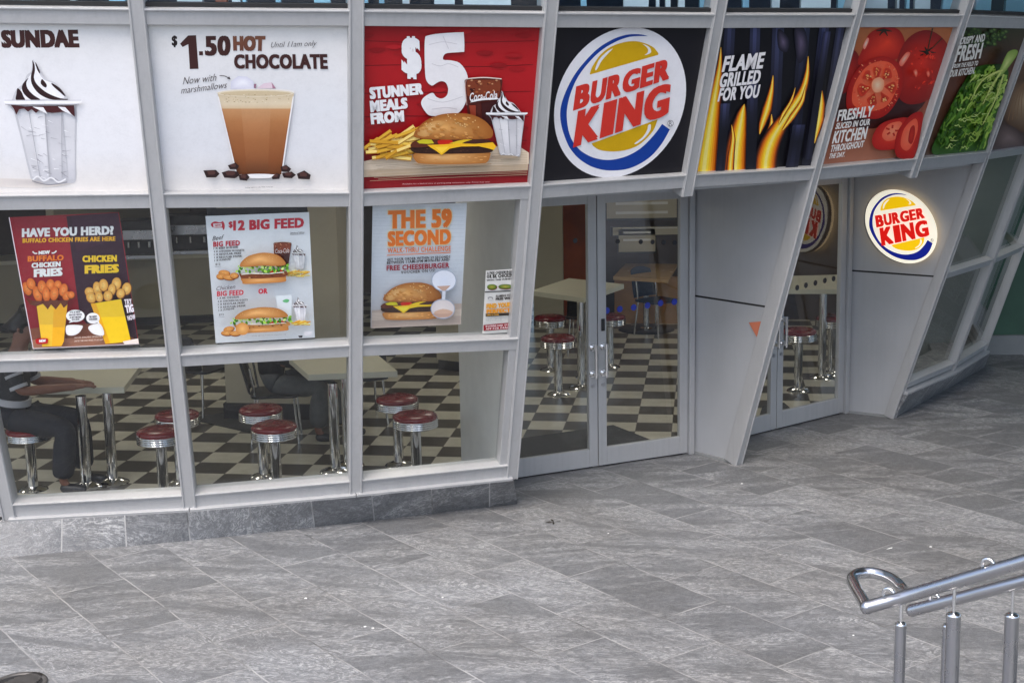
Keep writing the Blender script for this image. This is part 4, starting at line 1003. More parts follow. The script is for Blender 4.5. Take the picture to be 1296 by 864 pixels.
s.grad([(255, 400), (285, 385), (310, 405), (300, 450), (265, 460), (248, 430)], (226, 140, 104), (240, 190, 160))
s.grad([(250, 690), (290, 620), (370, 590), (430, 590), (440, 650), (420, 720), (340, 745), (270, 740)], (160, 24, 18), (210, 60, 40))
s.grad([(300, 670), (330, 620), (390, 605), (400, 640), (370, 690), (320, 700)], (220, 90, 64), (226, 130, 96))
for a in (0, 1.2, 2.4, 3.6, 4.8): s.stroke([(350 + 14 * math.cos(a), 650 + 12 * math.sin(a)), (350 + 34 * math.cos(a), 650 + 28 * math.sin(a))], 9, (170, 34, 24))
s.grad([(365, 760), (375, 660), (440, 575), (500, 560), (495, 640), (460, 780), (400, 790)], (150, 18, 14), (206, 50, 32))
s.grad([(392, 720), (410, 640), (465, 590), (478, 640), (450, 720), (420, 750)], (214, 80, 56), (222, 110, 80))
s.grad([(430, 700), (440, 640), (460, 625), (462, 670), (448, 715)], (150, 24, 18), (176, 40, 26))
for ln, a, b, c, d in (('FRESHLY', (86, 548), (262, 524), (250, 580), (74, 606)), ('SLICED IN OUR', (76, 612), (244, 590), (238, 622), (66, 644)), ('KITCHEN', (66, 652), (232, 628), (218, 692), (50, 716)), ('THROUGHOUT', (50, 722), (214, 698), (206, 732), (40, 758)), ('THE DAY.', (42, 764), (120, 754), (112, 780), (32, 790))): s.text(ln, [a, b, c, d], (222, 214, 210), .04)
s.c = [tuple(min(.9, v * 1.3) for v in c) for c in s.c]
inks(s.build('window_poster', M['print']), 'panel of red tomatoes, FRESHLY SLICED IN OUR KITCHEN THROUGHOUT THE DAY')

# 7. lettuce
s = band_poster(6, [(50, 52, 26), (66, 46, 30), (92, 52, 38), (98, 62, 46), (96, 66, 50), (84, 60, 46)])
s.zoom(1040, 0, 3.927)
rnd = random.Random(31)
for i in range(90):
    x = rnd.uniform(700, 930); y = rnd.uniform(135, 235); 
    if y > 140 + (930 - x) * .6 + 40: continue
    s.grad([(x - 14, y), (x, y - 12), (x + 15, y + 2), (x, y + 12)], rnd.choice([(36, 54, 18), (28, 40, 14)]), rnd.choice([(88, 122, 44), (64, 96, 32), (110, 140, 62)]), n=2, rings=2)
s.grad([(560, 770), (580, 660), (640, 530), (700, 420), (760, 340), (850, 320), (915, 330), (925, 400), (872, 560), (826, 700), (806, 752)], (44, 84, 18), (120, 160, 44), (800, 520), rings=6)
leafp = [(568, 762), (585, 660), (645, 530), (705, 425), (765, 345), (850, 325), (915, 335), (925, 400), (872, 560), (826, 700), (806, 752)]
def inside(x, y, P):
    c = False; j = len(P) - 1
    for i in range(len(P)):
        if (P[i][1] > y) != (P[j][1] > y) and x < (P[j][0] - P[i][0]) * (y - P[i][1]) / (P[j][1] - P[i][1]) + P[i][0]: c = not c
        j = i
    return c
def leaftone(x, y): 
    f = max(0, min(1, (x - 600) / 330 * .6 + (760 - y) / 430 * .4)) ; return f
n_ = 0
for i in range(900):
    if n_ > 230: break
    x = rnd.uniform(565, 955); y = rnd.uniform(330, 750); a = 2.05 + rnd.uniform(-.4, .3); L = rnd.uniform(30, 95)
    if not (inside(x, y, leafp) and inside(x + math.cos(a) * L, y + math.sin(a) * L, leafp)): continue
    n_ += 1; wv = rnd.uniform(4, 10); f = leaftone(x, y) + rnd.uniform(-.35, .35)
    pts = [(x + math.cos(a) * L * q + wv * math.sin(q * 8 + i) * .5, y + math.sin(a) * L * q) for q in (0, .25, .5, .75, 1)]
    g0 = (52, 88, 22) if f < .2 else (76, 120, 34) if f < .45 else (112, 154, 48) if f < .7 else (152, 184, 74) if f < .95 else (184, 204, 108)
    s.stroke(pts, (rnd.uniform(8, 20), 3), g0)
for i in range(70):
    u = rnd.uniform(.05, 1); x = 800 - 200 * u + rnd.uniform(-30, 120); y = 350 + 390 * u
    if y > 755 or x < 600: continue
    pts = [(x + j * 9, y + rnd.uniform(-9, 9)) for j in range(5)]; s.stroke(pts, (5, 2), rnd.choice([(190, 208, 120), (34, 66, 14), (160, 186, 80)]))
s.grad([(925, 262), (965, 248), (972, 272), (925, 340), (890, 380), (865, 390), (892, 330)], (120, 150, 60), (196, 206, 130))
for p in ([(900, 350), (850, 370), (820, 400)], [(890, 360), (840, 440), (800, 520)], [(905, 370), (860, 500), (800, 620)], [(885, 352), (800, 400), (740, 500)]): s.stroke(p, (9, 3), (190, 200, 110))
for ln, a, b, c, d in (('CRISPY AND', (692, 188), (815, 168), (808, 208), (682, 224)), ('FRESH', (680, 228), (806, 212), (788, 292), (658, 312)), ('FROM THE FIELD TO', (658, 320), (780, 302), (774, 326), (648, 342)), ('OUR KITCHEN.', (642, 350), (768, 332), (758, 368), (632, 386))): s.text(ln, [a, b, c, d], (208, 206, 200), .04)
s.c = [tuple(min(.9, v * 1.3) for v in c) for c in s.c]
inks(s.build('window_poster', M['print']), 'brown panel with a green lettuce head, CRISPY AND FRESH')
# 8. onions, cut by the edge of the frame
s = band_poster(7, [(104, 76, 56), (110, 80, 60), (88, 64, 54), (76, 58, 54)])
s.zoom(1040, 0, 3.927)
s.grad([(900, 560), (930, 440), (1000, 390), (1100, 420), (1150, 520), (1100, 640), (960, 650)], (96, 66, 48), (206, 176, 140), (1010, 500))
s.grad([(850, 740), (870, 640), (930, 620), (1010, 680), (1000, 740)], (84, 64, 62), (150, 128, 124))
for a in range(7): s.stroke([(925 + a * 22, 600 - a * 4), (960 + a * 12, 480), (1010, 405)], 4, (150, 112, 80))
inks(s.build('window_poster', M['print']), 'brownish panel with pale onions at the far right edge of the band')
# ------------------------------------------------------------------ posters hanging just inside the windows
def hung(k, corners, bg, off=-.07):
    """sheet whose corners are given TL TR BR BL in photo pixels, hung parallel to the glass of bay k"""
    pl = bay_plane(k, ZA[k] + .1, ZC[k] - .05, off); s = Print(pl, .0002); s.zoom(0, 0, 1)
    s.vgrad(corners, bg); s.back = corners
    return s
def brighten(s):
    s.c = [tuple(min(.93, v * 1.18) for v in c) for c in s.c]
def backing(s, name='window_poster', mat='paper', label=None, group=None):
    brighten(s)
    return tag(s.build(name, M[mat]), label, 'poster', group)
HG = 'paper posters hung inside the lower windows'
# chicken fries
q4 = [(11.5, 275), (150.5, 268.5), (176, 435), (42, 441)]
s = hung(0, q4, [(140, 26, 40), (146, 28, 42), (128, 22, 38)])
s.zoom(20, 270, 4.9375)
s.poly([(316, 18), (640, -4), (765, 815), (560, 825), (400, 640)], (50, 26, 42)); s.poly([(345, 15), (640, -4), (665, 150), (380, 240)], (58, 30, 48))
s.poly([(85, 720), (330, 690), (545, 690), (760, 790), (768, 812), (108, 842)], (128, 72, 52)); s.poly([(95, 790), (560, 770), (768, 800), (770, 812), (108, 842)], (166, 110, 86))
s.line('HAVE YOU HERD?', 38, 150, 612, 134, 56, W_, .06); s.line('BUFFALO CHICKEN FRIES ARE HERE', 42, 185, 622, 172, 28, (236, 170, 40), .05)
s.line('NEW', 142, 258, 214, 253, 22, W_, .07); s.stroke([(105, 238), (118, 250), (134, 250)], 8, W_); s.stroke([(224, 248), (240, 246), (254, 234)], 8, W_)
s.line('BUFFALO', 74, 303, 300, 294, 36, (228, 120, 40), .05); s.line('CHICKEN', 98, 342, 280, 332, 32, W_, .06); s.line('FRIES', 112, 400, 292, 390, 52, W_, .07)
s.line('CHICKEN', 416, 306, 632, 302, 42, (244, 190, 40), .06); s.line('FRIES', 430, 378, 645, 370, 54, (244, 190, 40), .07)
def nuggets(pts, dk, lt):
    rnd = random.Random(9)
    for x, y, w, h, a in pts:
        s.ellipse(x + 2, y + 3, w + 3, h + 3, (110, 56, 24), 18, a); s.ellipse(x, y, w, h, dk, 18, a, lt)
        for i in range(5): s.ellipse(x + rnd.uniform(-w, w) * .5, y + rnd.uniform(-h, h) * .6, w * .16, h * .1, tuple(int(v * .8) for v in lt), 6, a)
nuggets([(70, 470, 26, 44, -.4), (95, 440, 27, 36, -.3), (135, 505, 26, 52, -.3), (165, 460, 28, 42, -.2), (215, 445, 26, 34, .1), (262, 445, 24, 26, .2), (190, 505, 24, 48, -.1), (240, 500, 27, 44, .15), (297, 478, 26, 40, .25), (318, 515, 24, 30, .6), (345, 508, 22, 22, .4)], (206, 96, 32), (240, 150, 76))
nuggets([(460, 490, 30, 28, .6), (470, 525, 28, 36, -.5), (510, 470, 27, 44, -.2), (548, 448, 28, 38, -.1), (628, 440, 29, 40, .1), (600, 475, 24, 36, .1), (692, 470, 29, 38, .2), (575, 515, 28, 32, .0), (655, 500, 26, 30, .2), (520, 520, 24, 34, -.2)], (206, 146, 60), (240, 200, 116))
s.poly([(128, 560), (325, 545), (300, 800), (285, 828), (165, 832)], (236, 168, 34)); s.poly([(128, 560), (240, 552), (225, 830), (165, 832)], (244, 184, 52))
s.poly([(62, 530), (110, 545), (170, 548), (250, 542), (325, 545), (322, 570), (300, 590), (280, 560), (250, 600), (220, 570), (200, 600), (170, 565), (130, 580), (90, 570)], (98, 48, 34))
s.poly([(468, 565), (658, 535), (720, 800), (560, 815)], (244, 190, 30)); s.poly([(468, 565), (500, 560), (590, 812), (560, 815)], (224, 164, 24))
for x, y, w, h in ((372, 640, 58, 38), (482, 655, 42, 34)):
    s.ellipse(x, y, w, h, W_, 28)
s.poly([(350, 668), (330, 684), (375, 674)], W_); s.poly([(500, 680), (524, 690), (516, 668)], W_)
for ln, a, b, y in (("IT'S A NEW", 338, 404, 624), ('SAUCE WITH', 332, 412, 640), ('A BIT MORE', 336, 408, 656), ('OF A KICK', 350, 398, 670)): s.line(ln, a, y, b, y - 4, 11, (40, 34, 50), .04, 1)
for ln, a, b, y in (("I'M NEW", 458, 506, 652), ('CHICKEN', 456, 508, 668)): s.line(ln, a, y, b, y - 3, 12, (40, 34, 50), .04, 1)
for pts in ([(314, 706), (345, 696), (412, 700), (416, 715), (395, 745), (360, 762), (318, 755)], [(452, 712), (480, 694), (530, 692), (552, 758), (500, 758), (468, 740)]):
    s.blob(pts, (226, 224, 222), 3); c = np.mean(pts, 0); s.blob([tuple(c + (np.array(p) - c) * .7) for p in pts], (244, 242, 240), 3)
s.blob([(130, 784), (196, 780), (200, 806), (190, 814), (134, 816), (124, 800)], (176, 24, 30), 3); s.line('NEW', 146, 806, 188, 803, 17, W_, .06)
for ln, y in (('SAUCES AVAILABLE SEPARATELY', 776), ('LIMITED TIME ONLY WHILE STOCKS LAST', 797)): s.line(ln, 366, y + 6, 545, y - 4, 10, (222, 196, 180), .02, 1)
s.text('TRY', [(676, 538), (722, 532), (728, 566), (680, 572)], (214, 208, 214), .05); s.text('TIG', [(680, 574), (732, 566), (740, 616), (690, 624)], (226, 220, 226), .07); s.text('NOW', [(694, 640), (744, 628), (750, 660), (702, 670)], (214, 208, 214), .05)
s.poly([(668, 800), (765, 780), (768, 812), (680, 818)], (226, 214, 204))
s.zoom(0, 0, 1); s.stroke([(11.5, 275), (42, 441)], 1.2, (200, 190, 195), False); s.stroke([(42, 441), (176, 435)], 1.0, (190, 180, 180), False)
backing(s, label='red and purple HAVE YOU HERD? poster with two cartons of chicken fries', group=HG)
s = hung(0, [(43, 441.5), (177, 436), (178, 441), (44, 447)], [(30, 28, 30), (22, 21, 23)], -.075)
tag(s.build('poster_rail', M['paper']), 'thin dark clip rail along the bottom of the chicken fries poster', 'rail')
# big feed
s = hung(1, [(261, 264), (388.5, 260.5), (391, 276), (263, 280)], [(36, 38, 44), (30, 32, 36)], -.085)
tag(s.build('poster_hanger', M['paper']), 'dark hanger strip above the $12 menu poster', 'hanger')
s = hung(1, [(260, 273.5), (391, 268.5), (398.5, 427), (273, 434)], [(216, 219, 224), (222, 225, 230), (218, 220, 226), (212, 214, 219)])
s.zoom(260, 265, 5.083)
RD = (184, 30, 52); DK = (52, 46, 50)
s.blob([(36, 92), (60, 78), (95, 84), (112, 76), (124, 100), (122, 125), (112, 132), (108, 118), (60, 118), (40, 110)], RD, 4); s.poly([(50, 92), (105, 90), (106, 112), (52, 114)], (226, 226, 230)); s.line('NEW', 60, 110, 100, 108, 13, RD, .05)
s.text('$', [(148, 80), (174, 76), (176, 122), (150, 122)], RD, .05); s.line('12 BIG FEED', 178, 138, 634, 118, 66, RD, .055)
s.line('limited time', 545, 160, 636, 154, 14, DK, .0, 1, .3); s.stroke([(545, 164), (632, 158)], 1.6, DK, False)
s.line('Beef', 44, 202, 120, 190, 28, DK, .0, 2, .3); s.line('BIG FEED', 50, 242, 222, 232, 34, RD, .04)
for i, (ln, xe) in enumerate((('1 X BEEF BURGER', 210), ('6 X CHICKEN NUGGETS', 250), ('1 X REGULAR FRIES', 230), ('1 X REGULAR DRINK', 236), ('1 X SUNDAE', 162))): s.line(ln, 52 + i * 1.5, 258 + i * 19.5, xe, 249 + i * 19, 13, DK, .03, 1)
s.line('$12', 64, 362, 96, 360, 16, DK, .02, 1); s.stroke([(60, 370), (98, 367)], 1.6, DK, False)
cola(s, lambda x, y: (440 + 112 * x - 6 * y, 208 + 160 * y), 2.2); s.text('Coca-Cola', [(448, 256), (538, 248), (540, 278), (450, 284)], (230, 220, 220), .0, 2, .3)
sundae(s, lambda x, y: (552 + 96 * x, 226 + 160 * y), False)
fries(s, box_T(520, 380, 665, 432), 8, 30, 4)
nuggets([(120, 408, 36, 18, .1), (100, 430, 30, 18, 0), (150, 436, 40, 17, .1), (185, 425, 26, 18, 0)], (186, 120, 58), (222, 166, 96))
sesame_burger(s, lambda x, y: (196 + 345 * x, 278 + 205 * y - 8 * x), 5)
s.line('OR', 340, 544, 400, 541, 34, RD, .05)
s.line('Chicken', 70, 522, 192, 508, 26, DK, .0, 2, .3); s.line('BIG FEED', 74, 560, 246, 550, 34, RD, .04)
for i, (ln, xe) in enumerate((('1 X BK CHICKEN', 215), ('6 X CHICKEN NUGGETS', 272), ('1 X REGULAR FRIES', 252), ('1 X REGULAR DRINK', 260), ('1 X SUNDAE', 186))): s.line(ln, 78 + i * 1.5, 578 + i * 19.5, xe, 569 + i * 18.5, 13, DK, .03, 1)
s.line('$12', 88, 686, 118, 684, 16, DK, .02, 1); s.stroke([(84, 694), (122, 691)], 1.6, DK, False)
s.poly([(452, 556), (556, 548), (552, 690), (470, 690)], (206, 214, 218)); s.stroke([(452, 556), (470, 690)], 3, (190, 198, 204), False); s.stroke([(556, 548), (552, 690)], 3, (190, 198, 204), False); s.blob([(495, 590), (520, 576), (540, 584), (524, 600)], (96, 170, 116), 3)
sundae(s, lambda x, y: (558 + 98 * x, 562 + 160 * y), False)
fries(s, box_T(545, 704, 670, 745), 7, 26, 6)
sesame_burger(s, lambda x, y: (160 + 400 * x, 632 + 168 * y - 14 * x), 5, True)
nuggets([(150, 768, 34, 16, -.2), (140, 794, 40, 16, 0), (190, 796, 36, 16, 0)], (186, 120, 58), (222, 166, 96)); s.ellipse(238, 768, 44, 40, (196, 132, 70), 24, 0, (226, 176, 106))
s.line('Serving suggestion. Available for a limited time only.', 300, 816, 520, 806, 6, (130, 126, 130), .01, 1); s.poly([(596, 812), (626, 810), (622, 824), (604, 824)], (40, 36, 40)); s.ellipse(650, 798, 18, 16, (204, 204, 208), 18); s.ellipse(674, 796, 14, 14, (206, 206, 210), 18)
backing(s, label='white poster in the second window, $12 BIG FEED with two long burgers', group=HG)
s = hung(1, [(275, 434.5), (399, 427.5), (399.5, 432), (276, 439)], [(34, 32, 34), (24, 23, 25)], -.075)
tag(s.build('poster_rail', M['paper']), 'thin dark clip rail along the bottom of the $12 menu poster', 'rail')
# 59 second challenge
s = hung(2, [(471.5, 260), (591, 256.5), (583, 410), (469, 415)], [(214, 218, 226), (216, 220, 228), (206, 212, 222), (196, 198, 206), (172, 164, 164)])
s.zoom(468, 255, 5.083)
rnd = random.Random(17)
for i in range(24):
    y = 30 + i * 25; s.stroke([(20, y + rnd.uniform(-4, 4)), (300, y + rnd.uniform(-5, 5)), (608, y - 5)], 1.4, (190, 196, 206))
s.poly([(14, 700), (590, 655), (586, 790), (12, 815)], (186, 168, 158)); s.poly([(14, 715), (590, 690), (588, 735), (14, 765)], (206, 190, 178))
for i in range(10): s.stroke([(16, 720 + i * 9), (580, 690 + i * 9)], 1.2, (160, 142, 132), False)
OG = (226, 112, 24); OC = (250, 214, 170)
for txt, qd in (('THE 59', [(118, 58), (528, 46), (528, 168), (118, 178)]), ('SECOND', [(116, 192), (522, 176), (522, 276), (116, 290)])):
    s.text(txt, [(p[0] + dx, p[1] + dy) for p, (dx, dy) in zip(qd, ((-5, -5), (5, -5), (5, 5), (-5, 5)))], OC, .085); s.text(txt, qd, OG, .06, 4)
s.line('WALK-THRU CHALLENGE', 114, 332, 522, 318, 32, OG, .02); s.stroke([(110, 346), (520, 328)], 5, OG, False)
s.line('GET YOUR ORDER WITHIN 59 SECONDS', 110, 384, 518, 364, 18, DK, .03, 1); s.line('BETWEEN 11AM-2PM MON-FRI AND', 110, 404, 514, 382, 18, DK, .03, 1)
s.line('FREE CHEESEBURGER', 108, 446, 512, 426, 34, (150, 26, 52), .04); s.line('VOUCHER ON US!', 200, 466, 420, 452, 20, DK, .02, 1)
cheeseburger(s, lambda x, y: (62 + 415 * x, 520 + 245 * y - 8 * x), 4, 26)
GL = (150, 160, 178)
s.ellipse(477, 508, 78, 68, (206, 212, 222), 32, 0, (198, 206, 220)); s.ellipse(470, 690, 76, 62, (196, 190, 190), 32, 0, (206, 200, 198)); s.poly([(430, 545), (520, 540), (478, 582)], (178, 150, 136)); s.poly([(405, 720), (535, 712), (520, 742), (430, 748)], (176, 146, 130)); s.blob([(410, 715), (470, 690), (535, 710), (470, 722)], (190, 160, 140), 3)
for cx, cy, rx, ry in ((477, 508, 78, 68), (470, 690, 76, 62)): s.stroke([(cx + rx * math.cos(a * .3927), cy + ry * math.sin(a * .3927)) for a in range(17)], 5, GL, True, 3)
s.poly([(466, 575), (488, 574), (486, 632), (464, 632)], (190, 196, 206))
backing(s, label='white THE 59 SECOND poster with a cheeseburger and an hourglass', group=HG)
# two small notices on the glass by the door
s = hung(2, [(615, 342.5), (652.5, 340), (647, 420), (610.5, 422.5)], [(212, 212, 208), (218, 218, 214), (214, 214, 208)], -.03)
s.zoom(468, 255, 5.083)
for ln, a, b, y, h in (('A FREE CHEESEBURGER', 754, 922, 470, 18), ('OR BK CHICKEN', 752, 920, 496, 26), ('WITH THIS SURVEY', 752, 918, 512, 10)): s.line(ln, a, y, b, y - 10, h, (40, 36, 34), .05, 1)
nuggets([(785, 548, 30, 16, 0), (872, 546, 44, 14, 0)], (70, 110, 40), (186, 170, 70)); s.stroke([(740, 582), (930, 574)], 7, (60, 60, 58), False)
s.line('FLAMING HOT', 812, 618, 916, 608, 16, (50, 44, 42), .04, 1); s.line('FREE WIFI', 810, 636, 914, 628, 16, (50, 44, 42), .06, 1); s.ellipse(776, 622, 18, 10, (150, 150, 150), 14); s.ellipse(776, 626, 12, 6, (214, 214, 210), 14)
s.line('FIND YOUR', 750, 690, 908, 678, 32, (228, 160, 40), .07); s.line('PERFECT', 750, 722, 906, 712, 28, (226, 150, 40), .07); s.poly([(746, 722), (902, 714), (902, 732), (746, 740)], (54, 48, 42)); s.line('SMOOTHIE', 752, 736, 830, 732, 10, (230, 170, 60), .03, 1)
for i in range(3): s.line('Terms and conditions apply see in store', 746, 756 + i * 8, 902, 748 + i * 8, 5, (96, 92, 88), .0, 1)
s.poly([(732, 794), (914, 778), (914, 818), (732, 832)], (140, 20, 34)); s.line('DOWNLOAD OUR', 746, 810, 904, 798, 13, (236, 214, 214), .03, 1); s.line('APP FOR DEALS', 746, 826, 902, 814, 12, (236, 214, 214), .03, 1)
tag(s.build('window_notice', M['paper']), 'small white notice with orange and red print on the glass beside the doorway', 'notice')

# ------------------------------------------------------------------ the lit round sign on the grey side panel
fa, fb = DR2j, mp(7, 1.9) - frame_at(7)[2] * .07
dv = (fb - fa); dv.z = 0; dv.normalize(); sn = Vector((dv.y, -dv.x, 0))
if sn.y > 0: sn = -sn
pl0 = Plane(Vector((fa.x, fa.y, 1.9)) + sn * .0, sn)
SG = thing('round_sign', 'glowing round BURGER KING sign on the grey panel right of the second doorway', 'sign', tuple(pl0.hit(1140.5, 287)))
SGi = Matrix.Translation(-SG.location)
cen = pl0.hit(1140.5, 286.7, .02)
def ringpts(off, f):
    c = pl0.hit(1140.6, 286.7, off); out = []
    p = [pl0.hit(1085 + (437 + f * (357 * math.cos(a) - 40 * math.sin(a))) / 7.855, 230 + (445 + f * (42 * math.cos(a) - 365 * math.sin(a))) / 7.855, off) for a in [2 * math.pi * i / 64 for i in range(64)]]
    return p
def drum(f, o0, o1, name, mat):
    p = ringpts(o0, f); off = sn * (o1 - o0)
    o = MB().prism(p, off).build(name, mat, SG); o.matrix_parent_inverse = SGi; return o
M['signside'] = mat_emit('sign_lit_edge', (1, .74, .42), .4)
M['signface'] = mat_print('sign_lit_face', .24, .3, .0)
drum(.955, .035, .065, 'lit_edge', M['signside'])
drum(1.0, .065, .10, 'casing', M['steel'])
drum(.6, .0, .035, 'mount', M['steel'])
s = Print(Plane(pl0.p + pl0.n * .101, sn)); s.zoom(1085, 230, 7.855)
def ST(x, y):
    b = (431 - y) / 411; a = (x - 366 - 65 * b) / 355
    return (437 + a * 357 - b * 40, 445 + a * 42 - b * 365)
ring = [(437 + .985 * (357 * math.cos(a) - 40 * math.sin(a)), 445 + .985 * (42 * math.cos(a) - 365 * math.sin(a))) for a in [2 * math.pi * i / 72 for i in range(72)]]
logo(s, ST, (252, 244, 222), (222, 24, 16), (250, 200, 10), (16, 30, 130))
o = s.build('face', M['signface'], SG); o.matrix_parent_inverse = SGi
# triangle of painted reflection on the first side panel, stickers on door glass
fa1, fb1 = DR1j, mp(5, 1.2) - frame_at(5)[2] * .07
dv1 = (fb1 - fa1); dv1.z = 0; dv1.normalize(); sn1 = Vector((dv1.y, -dv1.x, 0))
if sn1.y > 0: sn1 = -sn1
s = Print(Plane(Vector((fa1.x, fa1.y, 1.2)) + sn1 * .012, sn1)); s.zoom(0, 0, 1)
s.poly([(947.5, 408), (966, 406.5), (958.5, 428)], (190, 112, 84))
tag(s.build('triangle_reflection', M['paper']), 'small brownish orange triangle reflection painted on the grey panel between the doorways', 'sticker')
def dots(DR, e, pts, r, mat, label, group):
    nn = Vector((e.y, -e.x, 0)); pl = Plane(DR, nn)
    for x, y in pts:
        c = pl.hit(x, y, .004)
        mb = MB(); vs = [c + (e * math.cos(a) + Vector((0, 0, 1)) * math.sin(a)) * r for a in [2 * math.pi * i / 20 for i in range(20)]]
        mb.prism(vs, nn * .0006)
        tag(mb.build('safety_dot', M[mat]), label, 'sticker', group)
dots(DR1, e1, [(768, 393), (784.5, 391), (802, 389), (819.5, 386.5), (836, 383.5), (853.5, 382)], .027, 'bluedot', 'round blue safety dot in the row on the glass of the first doorway', 'blue safety dots')
dots(DR1, e1, [(728, 304.5), (782, 305.5), (811, 306), (826, 306.3), (840, 306.6), (854, 307)], .020, 'darkdot', 'round dark safety dot at head height on the glass of the first doorway', 'dark head height dots')
dots(DR2, e2, [(997, 366), (1009, 364), (1020, 361), (1032, 358), (1044, 355), (1055, 352.6)], .026, 'darkdot', 'round dark safety dot in the sloping row on the glass of the second doorway', 'dark safety dots')

# ------------------------------------------------------------------ stools and tables
def make_stool():
    t = thing('fixed_stool', '', 'stool', (0, 0, 0), 0, 'red topped chrome stools fixed to the floor')
    h = .60
    MB().lathe([(0, h), (.09, h - .001), (.15, h - .010), (.172, h - .022), (.178, h - .036), (.172, h - .05)], seg=36).build('seat', M['red'], t)
    pr = []
    for i in range(4):
        z = h - .05 - i * .017; pr += [(.172, z), (.181, z - .004), (.181, z - .012), (.172, z - .016)]
    pr += [(.150, h - .125), (.05, h - .135), (0, h - .135)]
    MB().lathe(pr, seg=36).build('ribbed_band', M['chrome'], t)
    MB().lathe([(.042, h - .13), (.042, .03)], seg=24).build('column', M['chrome'], t)
    MB().lathe([(.042, .035), (.06, .030), (.105, .014), (.118, .0)], seg=28).build('base_plate', M['chrome'], t)
    return t
stool0 = make_stool()
stools = [(208, 636, .0, 'front red stool beside the left window post, nearest the first table'),
          (229, 611, .0, 'red stool half hidden behind the left window post'),
          (351, 629, .0, 'front one of the two overlapping red stools in the second window'),
          (334, 603, .0, 'rear one of the two overlapping red stools in the second window'),
          (528, 614, .0, 'front one of the two overlapping red stools in the third window'),
          (505, 588, .0, 'rear one of the two overlapping red stools in the third window'),
          (707, 499, .02, 'red stool in front of the high table in the first doorway'),
          (697, 468, .02, 'red stool behind the high table at the left edge of the first doorway'),
          (772, 464, .0, 'red stool partly hidden behind the meeting door frames of the first doorway'),
          (1010, 494, .05, 'front red stool seen through the second doorway'),
          (1052, 473, .05, 'red stool behind the table leg in the second doorway'),
          (42, 619, -.08, 'stool under the seated diner in the far left window')]
for i, (x, y, dz, lb) in enumerate(stools):
    g = G(x, y, .006)
    o = stool0 if i == 0 else dup(stool0, (g.x, g.y, .006), 0, lb)
    o.location = (g.x, g.y, .006); o['label'] = lb
    if dz: o.scale = (1, 1, 1 + dz / .60)
def table(name, label, corners, h, legs, mat='table', lr=.042, th=.05, group=None):
    c = Vector((sum(p[0] for p in corners) / 4, sum(p[1] for p in corners) / 4, 0.006))
    t = thing(name, label, 'table', tuple(c), 0, group)
    MB().prism([Vector((p[0], p[1], h - th)) - c for p in corners], Vector((0, 0, th))).build('tabletop', M[mat], t, .006)
    for lx, ly in legs:
        p = Vector((lx, ly, 0)) - c; p.z = 0
        MB().lathe([(lr, h - th), (lr, .03)], (p.x, p.y, 0), 24).build('leg', M['chrome'], t)
        MB().lathe([(lr, .04), (.07, .032), (.125, .012), (.135, .0)], (p.x, p.y, 0), 28).build('base_plate', M['chrome'], t)
    return t
def gx(x, y, z): p = G(x, y, z); return (p.x, p.y)
table('diner_table', 'cream table on two chrome columns in the left window where the diner sits', [gx(30, 489, .82), gx(157, 486.5, .82), gx(181, 455, .82), gx(62, 456, .82)], .80, [gx(110, 616, 0), gx(143, 611, 0)])
table('diner_table', 'cream table behind the middle window post, above the pairs of red stools', [gx(390, 474, .80), gx(503, 469.5, .80), gx(466, 439, .80), gx(352, 441, .80)], .80, [gx(425, 597, 0), gx(441, 589, 0)])
table('high_table', 'cream high table seen through the left leaf of the first doorway', [gx(672, 368, .98), gx(739, 377, .98), gx(790, 359.5, .98), gx(720, 352, .98)], .98, [gx(736, 491, 0), gx(744, 478, 0)])
table('cafe_table', 'honey coloured table far inside behind the right leaf of the first doorway', [gx(776, 350, .76), gx(846, 354, .76), gx(857, 334, .76), gx(792, 333.5, .76)], .76, [gx(818, 418, 0)], 'tableo', .04, .04)
g = G(818, 417, .006)
tag(MB().lathe([(0, .03), (.2, .028), (.34, .012), (.36, 0)], tuple(g), 32).build('floor_disc', M['blackplastic']), 'wide dark round foot plate under the honey coloured table', 'base plate')
table('high_table', 'cream high table seen through the second doorway', [gx(985, 366, .98), gx(1075, 366, .98), gx(1085, 347, .98), gx(1002, 349, .98)], .98, [gx(1040, 478, 0)])
